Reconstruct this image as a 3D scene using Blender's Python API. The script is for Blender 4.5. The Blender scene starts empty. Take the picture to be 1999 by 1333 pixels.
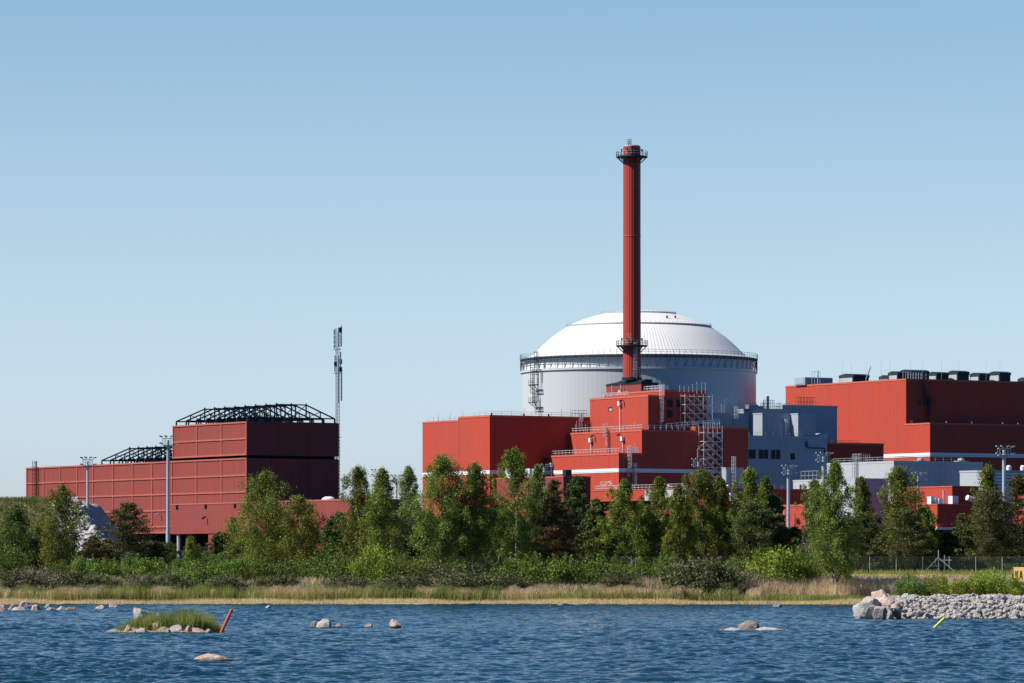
import bpy, bmesh, math, random
import numpy as np
from mathutils import Vector, Matrix
PI = math.pi
R = math.radians
C = bpy.context.scene.collection
SC = bpy.context.scene

# ------------------------------------------------------------------ camera, sky, sun, exposure
F = 9000.0            # focal length measured in pixels of the 1999 px wide photograph
HZ = 1115.0           # horizon row
CH = 4.4              # camera height above the water
GZ = 4.0              # height of the ground the plant stands on
cam = bpy.data.cameras.new('camera'); co = bpy.data.objects.new('camera', cam); C.objects.link(co)
cam.sensor_width = 36.0; cam.lens = F/1999*36; cam.shift_y = 448.5/1999
cam.clip_start = 1.0; cam.clip_end = 60000
co.location = (0, 0, CH); co.rotation_euler = (PI/2, 0, 0)
SC.camera = co

SUN_EL = R(46); SUN_DIR = Vector((-0.974*math.cos(SUN_EL), -0.225*math.cos(SUN_EL), math.sin(SUN_EL)))
w = bpy.data.worlds.new("World"); SC.world = w; w.use_nodes = True
nt = w.node_tree; nt.nodes.clear()
sky = nt.nodes.new('ShaderNodeTexSky'); sky.sky_type = 'NISHITA'; sky.sun_disc = False
sky.sun_elevation = SUN_EL; sky.sun_rotation = R(257); sky.air_density = 1.0; sky.dust_density = 0.55; sky.ozone_density = 1.6; sky.altitude = 0
bg = nt.nodes.new('ShaderNodeBackground'); bg.inputs[1].default_value = 0.0625
wo = nt.nodes.new('ShaderNodeOutputWorld')
# the clear northern sky: pale at the horizon, deep blue higher up (gain on the Nishita sky by elevation)
tc = nt.nodes.new('ShaderNodeTexCoord'); sp = nt.nodes.new('ShaderNodeSeparateXYZ'); nt.links.new(tc.outputs['Generated'], sp.inputs[0])
rp = nt.nodes.new('ShaderNodeValToRGB'); el = rp.color_ramp.elements
GA = [(0.0,(1.44,1.70,2.55)),(.030,(1.44,1.68,2.34)),(.068,(1.40,1.56,1.88)),(.117,(1.19,1.40,1.62)),(.20,(.74,1.12,1.52)),(.40,(.40,.84,1.34)),(1.0,(.20,.58,1.2))]
while len(el) < len(GA): el.new(.5)
for i, (p_, c_) in enumerate(GA): el[i].position = p_; el[i].color = (c_[0]/3, c_[1]/3, c_[2]/3, 1)
nt.links.new(sp.outputs[2], rp.inputs[0])
v1 = nt.nodes.new('ShaderNodeVectorMath'); v1.operation = 'MULTIPLY'; nt.links.new(sky.outputs[0], v1.inputs[0]); nt.links.new(rp.outputs[0], v1.inputs[1])
v2 = nt.nodes.new('ShaderNodeVectorMath'); v2.operation = 'SCALE'; v2.inputs['Scale'].default_value = 3.0; nt.links.new(v1.outputs[0], v2.inputs[0])
# added dimming and blue tint on the sky behind the viewer, deepening shaded walls
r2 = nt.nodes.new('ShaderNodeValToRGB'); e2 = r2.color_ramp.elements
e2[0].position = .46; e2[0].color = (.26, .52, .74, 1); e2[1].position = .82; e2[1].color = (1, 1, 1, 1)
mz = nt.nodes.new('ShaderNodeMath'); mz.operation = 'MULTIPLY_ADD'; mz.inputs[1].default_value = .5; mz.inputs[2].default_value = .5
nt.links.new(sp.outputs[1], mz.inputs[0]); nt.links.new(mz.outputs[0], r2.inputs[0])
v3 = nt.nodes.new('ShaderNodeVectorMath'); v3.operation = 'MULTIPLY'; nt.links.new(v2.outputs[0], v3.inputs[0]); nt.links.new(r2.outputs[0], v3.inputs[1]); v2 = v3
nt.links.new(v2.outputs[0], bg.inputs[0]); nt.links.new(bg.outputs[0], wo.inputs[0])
sl = bpy.data.lights.new('sun', 'SUN'); sl.energy = 5.0; sl.angle = R(0.53); sl.color = (1.0, 0.95, 0.87)
so = bpy.data.objects.new('sun', sl); C.objects.link(so)
so.rotation_euler = SUN_DIR.to_track_quat('Z', 'Y').to_euler(); so.location = (-200, 0, 200)
SC.view_settings.view_transform = 'Standard'; SC.view_settings.look = 'None'
SC.view_settings.exposure = 0.32; SC.view_settings.gamma = 1.0
SC.render.engine = 'CYCLES'
SC.cycles.max_bounces = 6; SC.cycles.transparent_max_bounces = 8

# ------------------------------------------------------------------ helpers
TH = R(31); S_, C_ = math.sin(TH), math.cos(TH)      # the plant's building grid is turned 31 degrees to the view
def K(px): return (px-999.5)/F
def zof(py, Y): return CH + (HZ-py)*Y/F
def P(px, py, Y): return Vector((K(px)*Y, Y, zof(py, Y)))
def grid(px, Y): X = K(px)*Y; return (X*C_+Y*S_, -X*S_+Y*C_)
def ungrid(v, u): return (v*C_-u*S_, v*S_+u*C_)
def alu(px, Y, px2):   # run of a lit wall from its near corner to column px2
    k = K(px2); X = K(px)*Y; return (X-k*Y)/(S_+k*C_)
def alv(px, Y, px2):
    k = K(px2); X = K(px)*Y; return (k*Y-X)/(C_-k*S_)

def tag(o, label=None, cat=None, group=None, kind=None):
    if label: o['label'] = label
    if cat: o['category'] = cat
    if group: o['group'] = group
    if kind: o['kind'] = kind
    return o
def empty(name, loc, rz=0.0, label=None, cat=None, group=None):
    o = bpy.data.objects.new(name, None); C.objects.link(o)
    o.location = loc; o.rotation_euler = (0, 0, rz); o.empty_display_size = 0.5
    return tag(o, label, cat, group)
def gempty(name, v, u, z, label, cat, group=None):
    x, y = ungrid(v, u)
    o = empty(name, (x, y, z), TH, label, cat, group); o['_o'] = (v, u, z); return o

class MB:
    def __init__(s): s.v = []; s.f = []
    def box(s, x0, y0, z0, x1, y1, z1):
        if x1 < x0: x0, x1 = x1, x0
        if y1 < y0: y0, y1 = y1, y0
        if z1 < z0: z0, z1 = z1, z0
        n = len(s.v)
        s.v += [(x0,y0,z0),(x1,y0,z0),(x1,y1,z0),(x0,y1,z0),(x0,y0,z1),(x1,y0,z1),(x1,y1,z1),(x0,y1,z1)]
        s.f += [(n,n+3,n+2,n+1),(n+4,n+5,n+6,n+7),(n,n+1,n+5,n+4),(n+1,n+2,n+6,n+5),(n+2,n+3,n+7,n+6),(n+3,n,n+4,n+7)]
        return s
    def bar(s, p, q, w=0.08, n=4, w2=None):
        p = Vector(p); q = Vector(q); d = q-p
        if d.length < 1e-6: return s
        d.normalize(); a = d.cross(Vector((0,0,1)))
        if a.length < 1e-3: a = Vector((1,0,0))
        a.normalize(); b = d.cross(a); w2 = w if w2 is None else w2
        i0 = len(s.v)
        for c, ww in ((p, w), (q, w2)):
            for i in range(n):
                t = 2*PI*(i+.5)/n; r = ww/2*(1.414 if n == 4 else 1)
                s.v.append(tuple(c + a*math.cos(t)*r + b*math.sin(t)*r))
        for i in range(n):
            j = (i+1) % n; s.f.append((i0+i, i0+n+i, i0+n+j, i0+j))
        s.f.append(tuple(i0+i for i in range(n))); s.f.append(tuple(i0+n+i for i in reversed(range(n))))
        return s
    def lathe(s, prof, n=64, cx=0, cy=0, cap=True):
        i0 = len(s.v)
        for r, z in prof:
            for i in range(n):
                t = 2*PI*i/n; s.v.append((cx+r*math.cos(t), cy+r*math.sin(t), z))
        for k in range(len(prof)-1):
            for i in range(n):
                j = (i+1) % n; a = i0+k*n
                s.f.append((a+i, a+j, a+n+j, a+n+i))
        if cap: s.f.append(tuple(i0+i for i in reversed(range(n)))); s.f.append(tuple(i0+(len(prof)-1)*n+i for i in range(n)))
        return s
    def prism(s, pts, d):   # polygon pts extruded along vector d
        n = len(pts); i0 = len(s.v); d = Vector(d)
        s.v += [tuple(p) for p in pts] + [tuple(Vector(p)+d) for p in pts]
        s.f.append(tuple(i0+i for i in range(n))); s.f.append(tuple(i0+n+i for i in reversed(range(n))))
        for i in range(n):
            j = (i+1) % n; s.f.append((i0+i, i0+n+i, i0+n+j, i0+j))
        return s
    def rail(s, pts, h=1.1, sp=1.5, w=0.06, mid=True):
        for p, q in zip(pts[:-1], pts[1:]):
            p = Vector(p); q = Vector(q); L = (q-p).length; n = max(1, int(round(L/sp)))
            for i in range(n+1):
                c = p.lerp(q, i/n); s.bar(c, c+Vector((0,0,h)), w)
            s.bar(p+Vector((0,0,h)), q+Vector((0,0,h)), w)
            if mid: s.bar(p+Vector((0,0,h*.5)), q+Vector((0,0,h*.5)), w)
        return s
    def ladder(s, p, h, side, out, cage=True, w=0.06):   # p foot, side/out unit vectors
        p = Vector(p); side = Vector(side)*.28; out = Vector(out); up = Vector((0,0,1))
        for k in (-1, 1): s.bar(p+side*k, p+side*k+up*(h+1.0), w)
        for i in range(int(h/.45)): s.bar(p-side+up*i*.45, p+side+up*i*.45, w*.6)
        if cage:
            hs = [(-1.25,.15),(-1.25,.7),(0,1.0),(1.25,.7),(1.25,.15)]
            z = 2.2
            while z < h+1.1:
                pp = [p+side*a+out*b+up*z for a, b in hs]
                for a, b in zip(pp[:-1], pp[1:]): s.bar(a, b, w*.8)
                z += .9
            for a, b in hs: s.bar(p+side*a+out*b+up*2.2, p+side*a+out*b+up*(h+1.0), w*.6)
        return s
    def build(s, name, mat, parent=None, smooth=False, loc=None):
        me = bpy.data.meshes.new(name)
        v = s.v
        if parent is not None and '_o' in parent:
            o_ = parent['_o']; v = [(a-o_[0], b-o_[1], c-o_[2]) for a, b, c in v]
        me.from_pydata(v, [], s.f)
        me.materials.append(mat)
        if smooth:
            for p in me.polygons: p.use_smooth = len(p.vertices) == 4
        bm = bmesh.new(); bm.from_mesh(me); bmesh.ops.recalc_face_normals(bm, faces=bm.faces); bm.to_mesh(me); bm.free()
        if smooth: me.set_sharp_from_angle(angle=R(32))
        o = bpy.data.objects.new(name, me); C.objects.link(o)
        if parent is not None: o.parent = parent
        if parent is not None and parent.type == 'MESH' and '_o2' in parent: pass
        if loc is not None: o.location = loc
        return o
def bsub(mb, name, mat, part, root, **k):   # a sub-part: built in its thing's frame, parented to the part
    o = mb.build(name, mat, root, **k); o.parent = part; return o

def np_mesh(name, co_, quads, mat, parent=None, loc=None, n=4, smooth=False):
    me = bpy.data.meshes.new(name)
    co_ = np.ascontiguousarray(co_, dtype=np.float32).reshape(-1, 3)
    quads = np.ascontiguousarray(quads, dtype=np.int32).reshape(-1, n); nf = len(quads)
    me.vertices.add(len(co_)); me.vertices.foreach_set('co', co_.ravel())
    me.loops.add(nf*n); me.loops.foreach_set('vertex_index', quads.ravel())
    me.polygons.add(nf)
    me.polygons.foreach_set('loop_start', np.arange(0, nf*n, n, dtype=np.int32))
    if smooth: me.polygons.foreach_set('use_smooth', np.ones(nf, dtype=bool))
    me.update(calc_edges=True); me.materials.append(mat)
    if name is None: return me
    o = bpy.data.objects.new(name, me); C.objects.link(o)
    if parent is not None: o.parent = parent
    if loc is not None: o.location = loc
    return o

# ------------------------------------------------------------------ materials
class NT:
    def __init__(s, name, rough=0.6, metal=0.0, spec=0.5):
        s.m = bpy.data.materials.new(name); s.m.use_nodes = True; s.t = s.m.node_tree
        s.b = s.t.nodes['Principled BSDF']; s.out = s.t.nodes['Material Output']
        s.b.inputs['Roughness'].default_value = rough; s.b.inputs['Metallic'].default_value = metal
        s.b.inputs['Specular IOR Level'].default_value = spec
    def n(s, ty, **k):
        x = s.t.nodes.new(ty)
        for a, b in k.items(): setattr(x, a, b)
        return x
    def l(s, a, b): s.t.links.new(a, b)
    def coord(s, which='Object', scale=(1,1,1)):
        c = s.n('ShaderNodeTexCoord'); m = s.n('ShaderNodeMapping'); m.inputs['Scale'].default_value = scale
        s.l(c.outputs[which], m.inputs[0]); return m.outputs[0]
    def noise(s, vec, scale=1, detail=4, rough=.55, w=None):
        x = s.n('ShaderNodeTexNoise'); x.inputs['Scale'].default_value = scale; x.inputs['Detail'].default_value = detail
        x.inputs['Roughness'].default_value = rough; s.l(vec, x.inputs['Vector']); return x.outputs[0]
    def ramp(s, fac, stops, interp='LINEAR'):
        x = s.n('ShaderNodeValToRGB'); x.color_ramp.interpolation = interp
        e = x.color_ramp.elements
        while len(e) < len(stops): e.new(0.5)
        for i, (p, c) in enumerate(stops):
            e[i].position = p; e[i].color = (*c, 1) if len(c) == 3 else c
        s.l(fac, x.inputs[0]); return x.outputs[0]
    def mix(s, fac, a, b, mode='MIX'):
        x = s.n('ShaderNodeMix', data_type='RGBA', blend_type=mode)
        for v, i in ((fac, 0), (a, 6), (b, 7)):
            if hasattr(v, 'links'): s.l(v, x.inputs[i])
            else: x.inputs[i].default_value = v if i == 0 else (*v, 1)
        return x.outputs[2]
    def math(s, op, a, b=0.0, c=None):
        x = s.n('ShaderNodeMath', operation=op)
        for v, i in ((a, 0), (b, 1), (c, 2)):
            if v is None: continue
            if hasattr(v, 'links'): s.l(v, x.inputs[i])
            else: x.inputs[i].default_value = v
        return x.outputs[0]
    def color(s, c):
        if hasattr(c, 'links'): s.l(c, s.b.inputs['Base Color'])
        else: s.b.inputs['Base Color'].default_value = (*c, 1)
    def bump(s, h, dist=0.05, strength=1.0):
        x = s.n('ShaderNodeBump'); x.inputs['Distance'].default_value = dist; x.inputs['Strength'].default_value = strength
        s.l(h, x.inputs['Height']); s.l(x.outputs[0], s.b.inputs['Normal']); return x

def cladding(name, c1, c2, c3, pitch=0.5, rough=.5, metal=0.0, bump=.04, lines=.12, spec=.4):
    """profiled sheet: vertical ribs, weathered in vertical streaks"""
    m = NT(name, rough, metal, spec)
    v = m.coord('Object', (1,1,1)); sx = m.n('ShaderNodeSeparateXYZ'); m.l(v, sx.inputs[0])
    sm = m.math('ADD', sx.outputs[0], sx.outputs[1])
    cmb = m.n('ShaderNodeCombineXYZ'); m.l(sm, cmb.inputs[0]); m.l(m.math('MULTIPLY', sx.outputs[2], .05), cmb.inputs[2])
    n1 = m.noise(cmb.outputs[0], .55, 5, .7)
    n2 = m.noise(m.coord('Object', (1,1,.5)), .12, 3)
    col = m.ramp(n1, [(.3, c1), (.52, c2), (.72, c3)])
    col = m.mix(m.math('MULTIPLY', n2, .35), col, c3)
    cm2 = m.n('ShaderNodeCombineXYZ'); m.l(m.math('MULTIPLY', sm, 1.4), cm2.inputs[0]); m.l(m.math('MULTIPLY', sx.outputs[2], .35), cm2.inputs[2])
    n3 = m.noise(cm2.outputs[0], 2.2, 3, .6)
    col = m.mix(m.math('MULTIPLY', m.math('GREATER_THAN', n3, .56), .22), col, tuple(x*.55 for x in c2))
    n4 = m.noise(m.coord('Object', (.16,.16,.045)), 1.0, 4, .6)      # broad faded and dirtier patches
    col = m.mix(m.ramp(n4, [(.42, (0,0,0)), (.62, (.42,.42,.42))]), col, (c2[0]*.72, c2[1]*1.05, c2[2]*1.3))
    n5 = m.noise(m.coord('Object', (1,1,.55)), 1.1, 3, .7)      # sheet-to-sheet mottling
    col = m.mix(m.ramp(n5, [(.45, (0,0,0)), (.65, (.30,.30,.30))]), col, (c2[0]*.70, c2[1]*.95, c2[2]*1.25))
    rib = m.math('SINE', m.math('MULTIPLY', sm, 2*PI/pitch))
    col = m.mix(m.math('MULTIPLY', m.math('GREATER_THAN', rib, .7), lines), col, tuple(x*.35 for x in c2))
    m.color(col); m.bump(rib, bump)
    return m.m
def plain(name, c, rough=.6, metal=0, var=.25, scale=.8, spec=.5):
    m = NT(name, rough, metal, spec)
    n1 = m.noise(m.coord('Object'), scale, 4)
    m.color(m.mix(n1, tuple(x*(1-var) for x in c), tuple(min(1, x*(1+var)) for x in c))); return m.m
M = {}
M['red'] = cladding('red_cladding', (.40,.045,.028), (.46,.058,.034), (.36,.042,.030), .9, .6, spec=.12)
M['red2'] = cladding('bright_red_cladding', (.46,.060,.034), (.53,.078,.044), (.44,.058,.044), 1.2, .6, spec=.12, bump=.015, lines=.05)
M['hall'] = cladding('brown_red_cladding', (.27,.055,.042), (.32,.070,.054), (.24,.050,.044), 1.1, .65, spec=.08, bump=.02, lines=.09)
M['hallrib'] = plain('brown_red_rib', (.42,.125,.095), .6, spec=.1)
M['coping'] = plain('red_coping', (.56,.14,.09), .5, spec=.2)
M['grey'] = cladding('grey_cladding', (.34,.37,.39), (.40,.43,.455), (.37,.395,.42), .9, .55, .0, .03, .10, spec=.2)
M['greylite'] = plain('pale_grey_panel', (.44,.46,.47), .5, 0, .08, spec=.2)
M['stripe'] = plain('white_stripe_paint', (.80,.81,.82), .5, 0, .05)
M['dark'] = plain('dark_steel', (.028,.040,.050), .5, .3, spec=.2)
M['steel'] = plain('gallery_steel', (.13,.15,.17), .5, .2)
M['galv'] = plain('galvanised_steel', (.50,.52,.52), .45, .3)
M['alu'] = plain('scaffold_steel', (.62,.62,.60), .4, .2)
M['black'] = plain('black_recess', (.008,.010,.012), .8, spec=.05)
M['glass'] = plain('dark_glass', (.010,.016,.020), .35, 0, .2, 1, .25)
M['white'] = plain('white_paint', (.78,.78,.76), .5, 0, .05)
M['vent'] = plain('dark_vent', (.03,.038,.05), .6, spec=.2)
M['bitumen'] = plain('bitumen_roofing', (.045,.045,.048), .9, spec=.1)
M['concrete'] = plain('concrete', (.42,.42,.40), .8)
M['redpaint'] = plain('red_paint', (.55,.03,.02), .5)
# ribbed dome and silo skins (ribs follow the angle round the axis)
def round_skin(name, c, cl, nr, rough, metal, dist, lines=.25, z=False, clump=0.08):
    m = NT(name, rough, metal, .25)
    sx = m.n('ShaderNodeSeparateXYZ'); m.l(m.coord('Object'), sx.inputs[0])
    an = m.math('ARCTAN2', sx.outputs[1], sx.outputs[0])
    rib = m.math('SINE', m.math('MULTIPLY', an, nr))
    col = m.mix(m.math('MULTIPLY', m.math('GREATER_THAN', rib, .75), lines), c, cl)
    cm = m.n('ShaderNodeCombineXYZ'); m.l(m.math('MULTIPLY', an, nr/7), cm.inputs[0]); m.l(m.math('MULTIPLY', sx.outputs[2], .03), cm.inputs[1])
    st = m.noise(cm.outputs[0], 1.2, 4)
    col = m.mix(m.math('MULTIPLY', st, clump*2), col, tuple(x*.6 for x in c))
    m.color(col); m.bump(rib, dist); return m.m
M['dome'] = round_skin('white_dome_sheet', (.82,.81,.77), (.50,.51,.52), 190, .5, .0, .02, .28)
M['drum'] = round_skin('grey_drum_sheet', (.555,.59,.585), (.47,.49,.49), 150, .38, .06, .006, .16)
M['band'] = round_skin('white_band_sheet', (.80,.80,.79), (.5,.5,.5), 150, .5, .0, .03, .3)
M['stack'] = round_skin('red_stack_sheet', (.44,.058,.036), (.26,.03,.02), 22, .5, .0, .03, .35, clump=.2)
# ------------------------------------------------------------------ terrain and water
def vnoise(x, y, seed=0):   # cheap smooth value noise on arrays
    rs = np.random.RandomState(seed); T = rs.rand(64, 64)
    xi = np.floor(x).astype(int); yi = np.floor(y).astype(int); fx = x-xi; fy = y-yi
    fx = fx*fx*(3-2*fx); fy = fy*fy*(3-2*fy)
    g = lambda i, j: T[i % 64, j % 64]
    return (g(xi,yi)*(1-fx)+g(xi+1,yi)*fx)*(1-fy)+(g(xi,yi+1)*(1-fx)+g(xi+1,yi+1)*fx)*fy
def sstep(t): t = np.clip(t, 0, 1); return t*t*(3-2*t)
def ground_z(X, Y):
    n = vnoise(X*.15+7, Y*.15, 3)-.5
    yy = Y + n*5 + (vnoise(X*.02+3, Y*0, 5)-.5)*3
    z = np.where(yy < 609, -1.8*sstep((609-yy)/18), 0)
    z = z + .45*sstep((yy-609)/5) + 3.55*sstep((yy-615)/21)
    return z
def grid_mesh(name, xs, ys, zf, mat, smooth=True):
    X, Y = np.meshgrid(xs, ys); Z = zf(X, Y)
    if isinstance(Z, tuple): X, Y, Z = Z
    co_ = np.stack([X, Y, Z], -1).reshape(-1, 3)
    nx, ny = len(xs), len(ys)
    i = np.arange((ny-1)*(nx-1)); r = i//(nx-1); c = i % (nx-1); a = r*nx+c
    return np_mesh(name, co_, np.stack([a, a+1, a+nx+1, a+nx], -1), mat, smooth=smooth)

g = NT('ground_soil', .95, 0, .1)
gv = g.coord('Object'); n1 = g.noise(gv, .25, 5); n2 = g.noise(gv, 3.0, 4)
gc = g.ramp(n1, [(.38, (.34,.30,.14)), (.5, (.54,.44,.26)), (.65, (.64,.53,.34))])
gx = g.n('ShaderNodeSeparateXYZ'); g.l(gv, gx.inputs[0])
low = g.math('LESS_THAN', gx.outputs[2], .42)
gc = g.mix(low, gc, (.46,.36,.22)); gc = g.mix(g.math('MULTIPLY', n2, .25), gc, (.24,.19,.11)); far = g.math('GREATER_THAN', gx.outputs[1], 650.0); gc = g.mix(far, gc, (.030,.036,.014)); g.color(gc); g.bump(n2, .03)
xs = np.concatenate([[-9000,-3000,-1000,-400,-200,-140], np.linspace(-110, 110, 221), [140,200,400,1000,3000,9000]])
ys = np.concatenate([[-300,100,400,560], np.linspace(590, 660, 141), [700,800,900,1000,1200,1600,2500,5000,12000,30000]])
tag(grid_mesh('ground', xs, ys, ground_z, g.m), kind='structure')

# water: real wind chop, finest where it is nearest
rs = np.random.RandomState(11)
NW = 60
lam = np.exp(rs.uniform(math.log(.32), math.log(6.0), NW)); kk = 2*PI/lam
dirs = rs.normal(0, .55, NW) + PI/2 + .35
slope = .056*np.where(lam < 1, 1.15, 1.0)*np.where(lam > 2.5, .55, 1)*np.where(lam > 4.2, .6, 1)
amp = slope/kk; ph = rs.uniform(0, 2*PI, NW)
WKX, WKY = kk*np.cos(dirs), kk*np.sin(dirs)
def water_z(X, Y):
    Z = np.zeros_like(X); D = np.zeros_like(X)
    sp = np.maximum(np.abs(Y), 150)/180*.17 + np.where((np.abs(X) > .17*np.abs(Y)+12) | (Y < 150) | (Y > 680), 50, 0)
    gust = .55+.95*vnoise(X*.05, Y*.02, 9)
    for i in range(NW):
        fade = np.clip((lam[i]/(sp*2.2)-.6), 0, 1)
        p = WKX[i]*X+WKY[i]*Y+ph[i]
        Z += amp[i]*fade*(np.sin(p)+.25*np.sin(2*p+.6))
    return (X, Y, Z*gust)
yr = [-400, -100, 50, 110]; y = 150.0
while y < 632: yr.append(y); y += max(.16, .16*(y/180)**1.3)
yr = np.array(yr)
tx = np.concatenate([[-60,-20,-6,-2,-.6,-.3], np.linspace(-.16, .16, 620), [.3,.6,2,6,20,60]])
XX = np.tile(tx, (len(yr), 1))*np.maximum(yr, 150)[:, None]; YY = np.tile(yr[:, None], (1, len(tx)))
YY = YY + rs.uniform(-.03, .03, YY.shape)
X, Y, Z = water_z(XX, YY)
nx, ny = len(tx), len(yr); i = np.arange((ny-1)*(nx-1)); r = i//(nx-1); c = i % (nx-1); a = r*nx+c
wm = NT('lake_water', .06, 0, .5)
wm.b.inputs['IOR'].default_value = 1.333
wv = wm.coord('Object', (1, .55, 1)); nn = wm.noise(wv, 4.5, 4, .65)
nb = wm.noise(wm.coord('Object', (.10,.03,1)), 1, 3)
wm.color(wm.mix(nb, (.004,.030,.040), (.008,.042,.055)))
wm.bump(nn, .085)
tag(np_mesh('water', np.stack([X, Y, Z], -1), np.stack([a, a+1, a+nx+1, a+nx], -1), wm.m, smooth=True), kind='structure')

# access road strip along the fence, right side of the view
rd = MB()
rd.box(K(1600)*646, 641.2, GZ-.3, 190, 645.5, GZ+.06)
tag(rd.build('path', plain('pale_gravel', (.42,.36,.27), .9)), kind='structure')
# ------------------------------------------------------------------ buildings of the plant
def blk(pxl, pxc, pxr, yt, Y, yb=None, dl=15.0, dr=15.0):
    """box in the building grid from its near corner: returns v0,u0,z0,v1,u1,z1"""
    v, u = grid(pxc, Y)
    a = alu(pxc, Y, pxl) if pxl is not None else dl
    b = alv(pxc, Y, pxr) if pxr is not None else dr
    return [v, u, GZ-.5 if yb is None else zof(yb, Y), v+b, u+a, zof(yt, Y)]
def wall(root, b, mat, name='wall', cop='coping', ch=.35, mb=None):
    o = MB().box(*b).build(name, M[mat], root)
    if cop:
        e = .09; t = MB()
        t.box(b[0]-e, b[1]-e, b[5]-ch, b[3]+e, b[4]+e, b[5]+.06)
        bsub(t, 'roof_coping', M[cop], o, root)
    roof_deck(root, b, o)
    return o
def roof_deck(root, b, part, dz=.10):
    bsub(MB().box(b[0]+.25, b[1]+.25, b[5]-.05, b[3]-.25, b[4]-.25, b[5]+dz), 'roof_membrane', M['bitumen'], part, root)
def stripe(root, wl, b, z0, z1, sides='lr', u1=None, v1=None):
    s = MB(); e = .1
    s.box(b[0]-e, b[1]-e, z0, b[3]+.02 if v1 is None else v1, b[4]+.02 if u1 is None else u1, z1)
    o = bsub(s, 'white_stripe', M['stripe'], wl, root)
    g2 = MB().box(b[0]-e-.04, b[1]-e-.04, z0+(z1-z0)*.28, b[3]+.04 if v1 is None else v1+.02, b[4]+.04 if u1 is None else u1+.02, z0+(z1-z0)*.36)
    g2.build('stripe_groove', M['galv'], root).parent = wl
    return o
def window_d(root, b, pxs, y0, y1, Y, name='window', grille=0, fr=.12, par=None):
    """window on the shaded (near right) face"""
    u = b[1]
    for p0, p1 in pxs:
        v0 = b[0]+alv_b(b, p0); v1 = b[0]+alv_b(b, p1); z0, z1 = zof(y1, Y), zof(y0, Y)
        f = MB(); f.box(v0-fr, u-.10, z0-fr, v1+fr, u+.3, z0); f.box(v0-fr, u-.10, z1, v1+fr, u+.3, z1+fr)
        f.box(v0-fr, u-.10, z0, v0, u+.3, z1); f.box(v1, u-.10, z0, v1+fr, u+.3, z1)
        n = max(1, int((v1-v0)/1.3)) if grille else 1
        for i in range(1, n): x = v0+(v1-v0)*i/n; f.box(x-.04, u-.08, z0, x+.04, u+.3, z1)
        w_ = f.build(name, M['grey' if grille else 'dark'], root)
        bsub(MB().box(v0, u-.03, z0, v1, u+.2, z1), 'pane', M['glass'], w_, root)
def alv_b(b, px):    # v run from box corner to column px along its shaded face
    x, y = ungrid(b[0], b[1]); k = K(px); return (k*y-x)/(C_-k*S_)
def alu_b(b, px):
    x, y = ungrid(b[0], b[1]); k = K(px); return (x-k*y)/(S_+k*C_)
def downpipe(root, b, px, ztop, zbot, face='l', name='downpipe'):
    m = MB()
    if face == 'l':
        u = b[1]+alu_b(b, px); v = b[0]
        m.bar((v-.3, u, zbot), (v-.3, u, ztop-1.2), .22, 6); m.box(v-.75, u-.42, ztop-2.1, v-.05, u+.42, ztop-1.1)
    else:
        v = b[0]+alv_b(b, px); u = b[1]
        m.bar((v, u-.3, zbot), (v, u-.3, ztop-1.2), .2, 6); m.box(v-.4, u-.7, ztop-2.0, v+.4, u-.05, ztop-1.1)
    return m.build(name, M['white'], root)
def floodlight(root, p, d=(-1,0,0), mat='dark', name='floodlight'):
    p = Vector(p); d = Vector(d)
    m = MB(); m.bar(p, p+d*.6, .10); m.bar(p+d*.5+Vector((0,0,.1)), p+d*1.2-Vector((0,0,.25)), .34)
    return m.build(name, M[mat], root)

# ---- brown red hall on the left, with open steel roof frames
hb = blk(52, 482, 662, 894.5, 1000)
hall = gempty('industrial_hall', hb[0], hb[1], GZ, 'brown-red hall with panel ribs and open black roof frames at left of the plant', 'industrial hall')
zw = 13.0
lo = list(hb); lo[2] = zw
w1 = wall(hall, lo, 'hall', cop=None)
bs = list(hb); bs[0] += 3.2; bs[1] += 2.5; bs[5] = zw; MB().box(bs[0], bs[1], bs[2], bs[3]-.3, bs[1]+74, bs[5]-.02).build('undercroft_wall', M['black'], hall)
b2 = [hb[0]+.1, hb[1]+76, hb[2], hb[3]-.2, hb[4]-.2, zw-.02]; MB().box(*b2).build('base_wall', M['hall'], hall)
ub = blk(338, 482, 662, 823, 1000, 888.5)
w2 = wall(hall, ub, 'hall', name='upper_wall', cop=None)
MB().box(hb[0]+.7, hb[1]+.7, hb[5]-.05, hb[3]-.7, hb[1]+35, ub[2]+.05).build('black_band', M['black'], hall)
rb = MB(); e = .16
def upx(px): return hb[1]+alu_b(hb, px)
for x in [52.5,85.7,118.3,151.3,182.3,220.8,259.4,297.7,336.2,383.9,432.8,481.6]:
    u = upx(x); rb.box(hb[0]-e, u-.17, zw, hb[0]+.05, u+.17, hb[5])
for i in range(5):
    z = hb[5]-3.62*i; rb.box(hb[0]-e-.03, hb[1]-.1, z-.2, hb[0]+.05, hb[4]+.1, z+.14)
rb.box(hb[0]-e-.03, hb[1]-.1, zw-.1, hb[0]+.05, hb[4]+.1, zw+.25)
bsub(rb, 'panel_ribs', M['hallrib'], w1, hall)
rb = MB()
for x in [338.6,384.7,432.8,481.6]:
    u = upx(x); rb.box(hb[0]-e, u-.17, ub[2], hb[0]+.05, u+.17, ub[5])
for z in (ub[2]+.2, (ub[2]+ub[5])/2, ub[5]-.1): rb.box(hb[0]-e-.03, hb[1]-.1, z-.17, hb[0]+.05, ub[4]+.05, z+.17)
bsub(rb, 'panel_ribs', M['hallrib'], w2, hall)
rb = MB()
for vv in (7.6, 15.2):
    rb.box(hb[0]+vv-.1, hb[1]-.06, ub[2], hb[0]+vv+.1, hb[1]+.05, ub[5]); rb.box(hb[0]+vv-.1, hb[1]-.06, 13, hb[0]+vv+.1, hb[1]+.05, hb[5])
bsub(rb, 'panel_joints', M['hall'], w2, hall)
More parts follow.
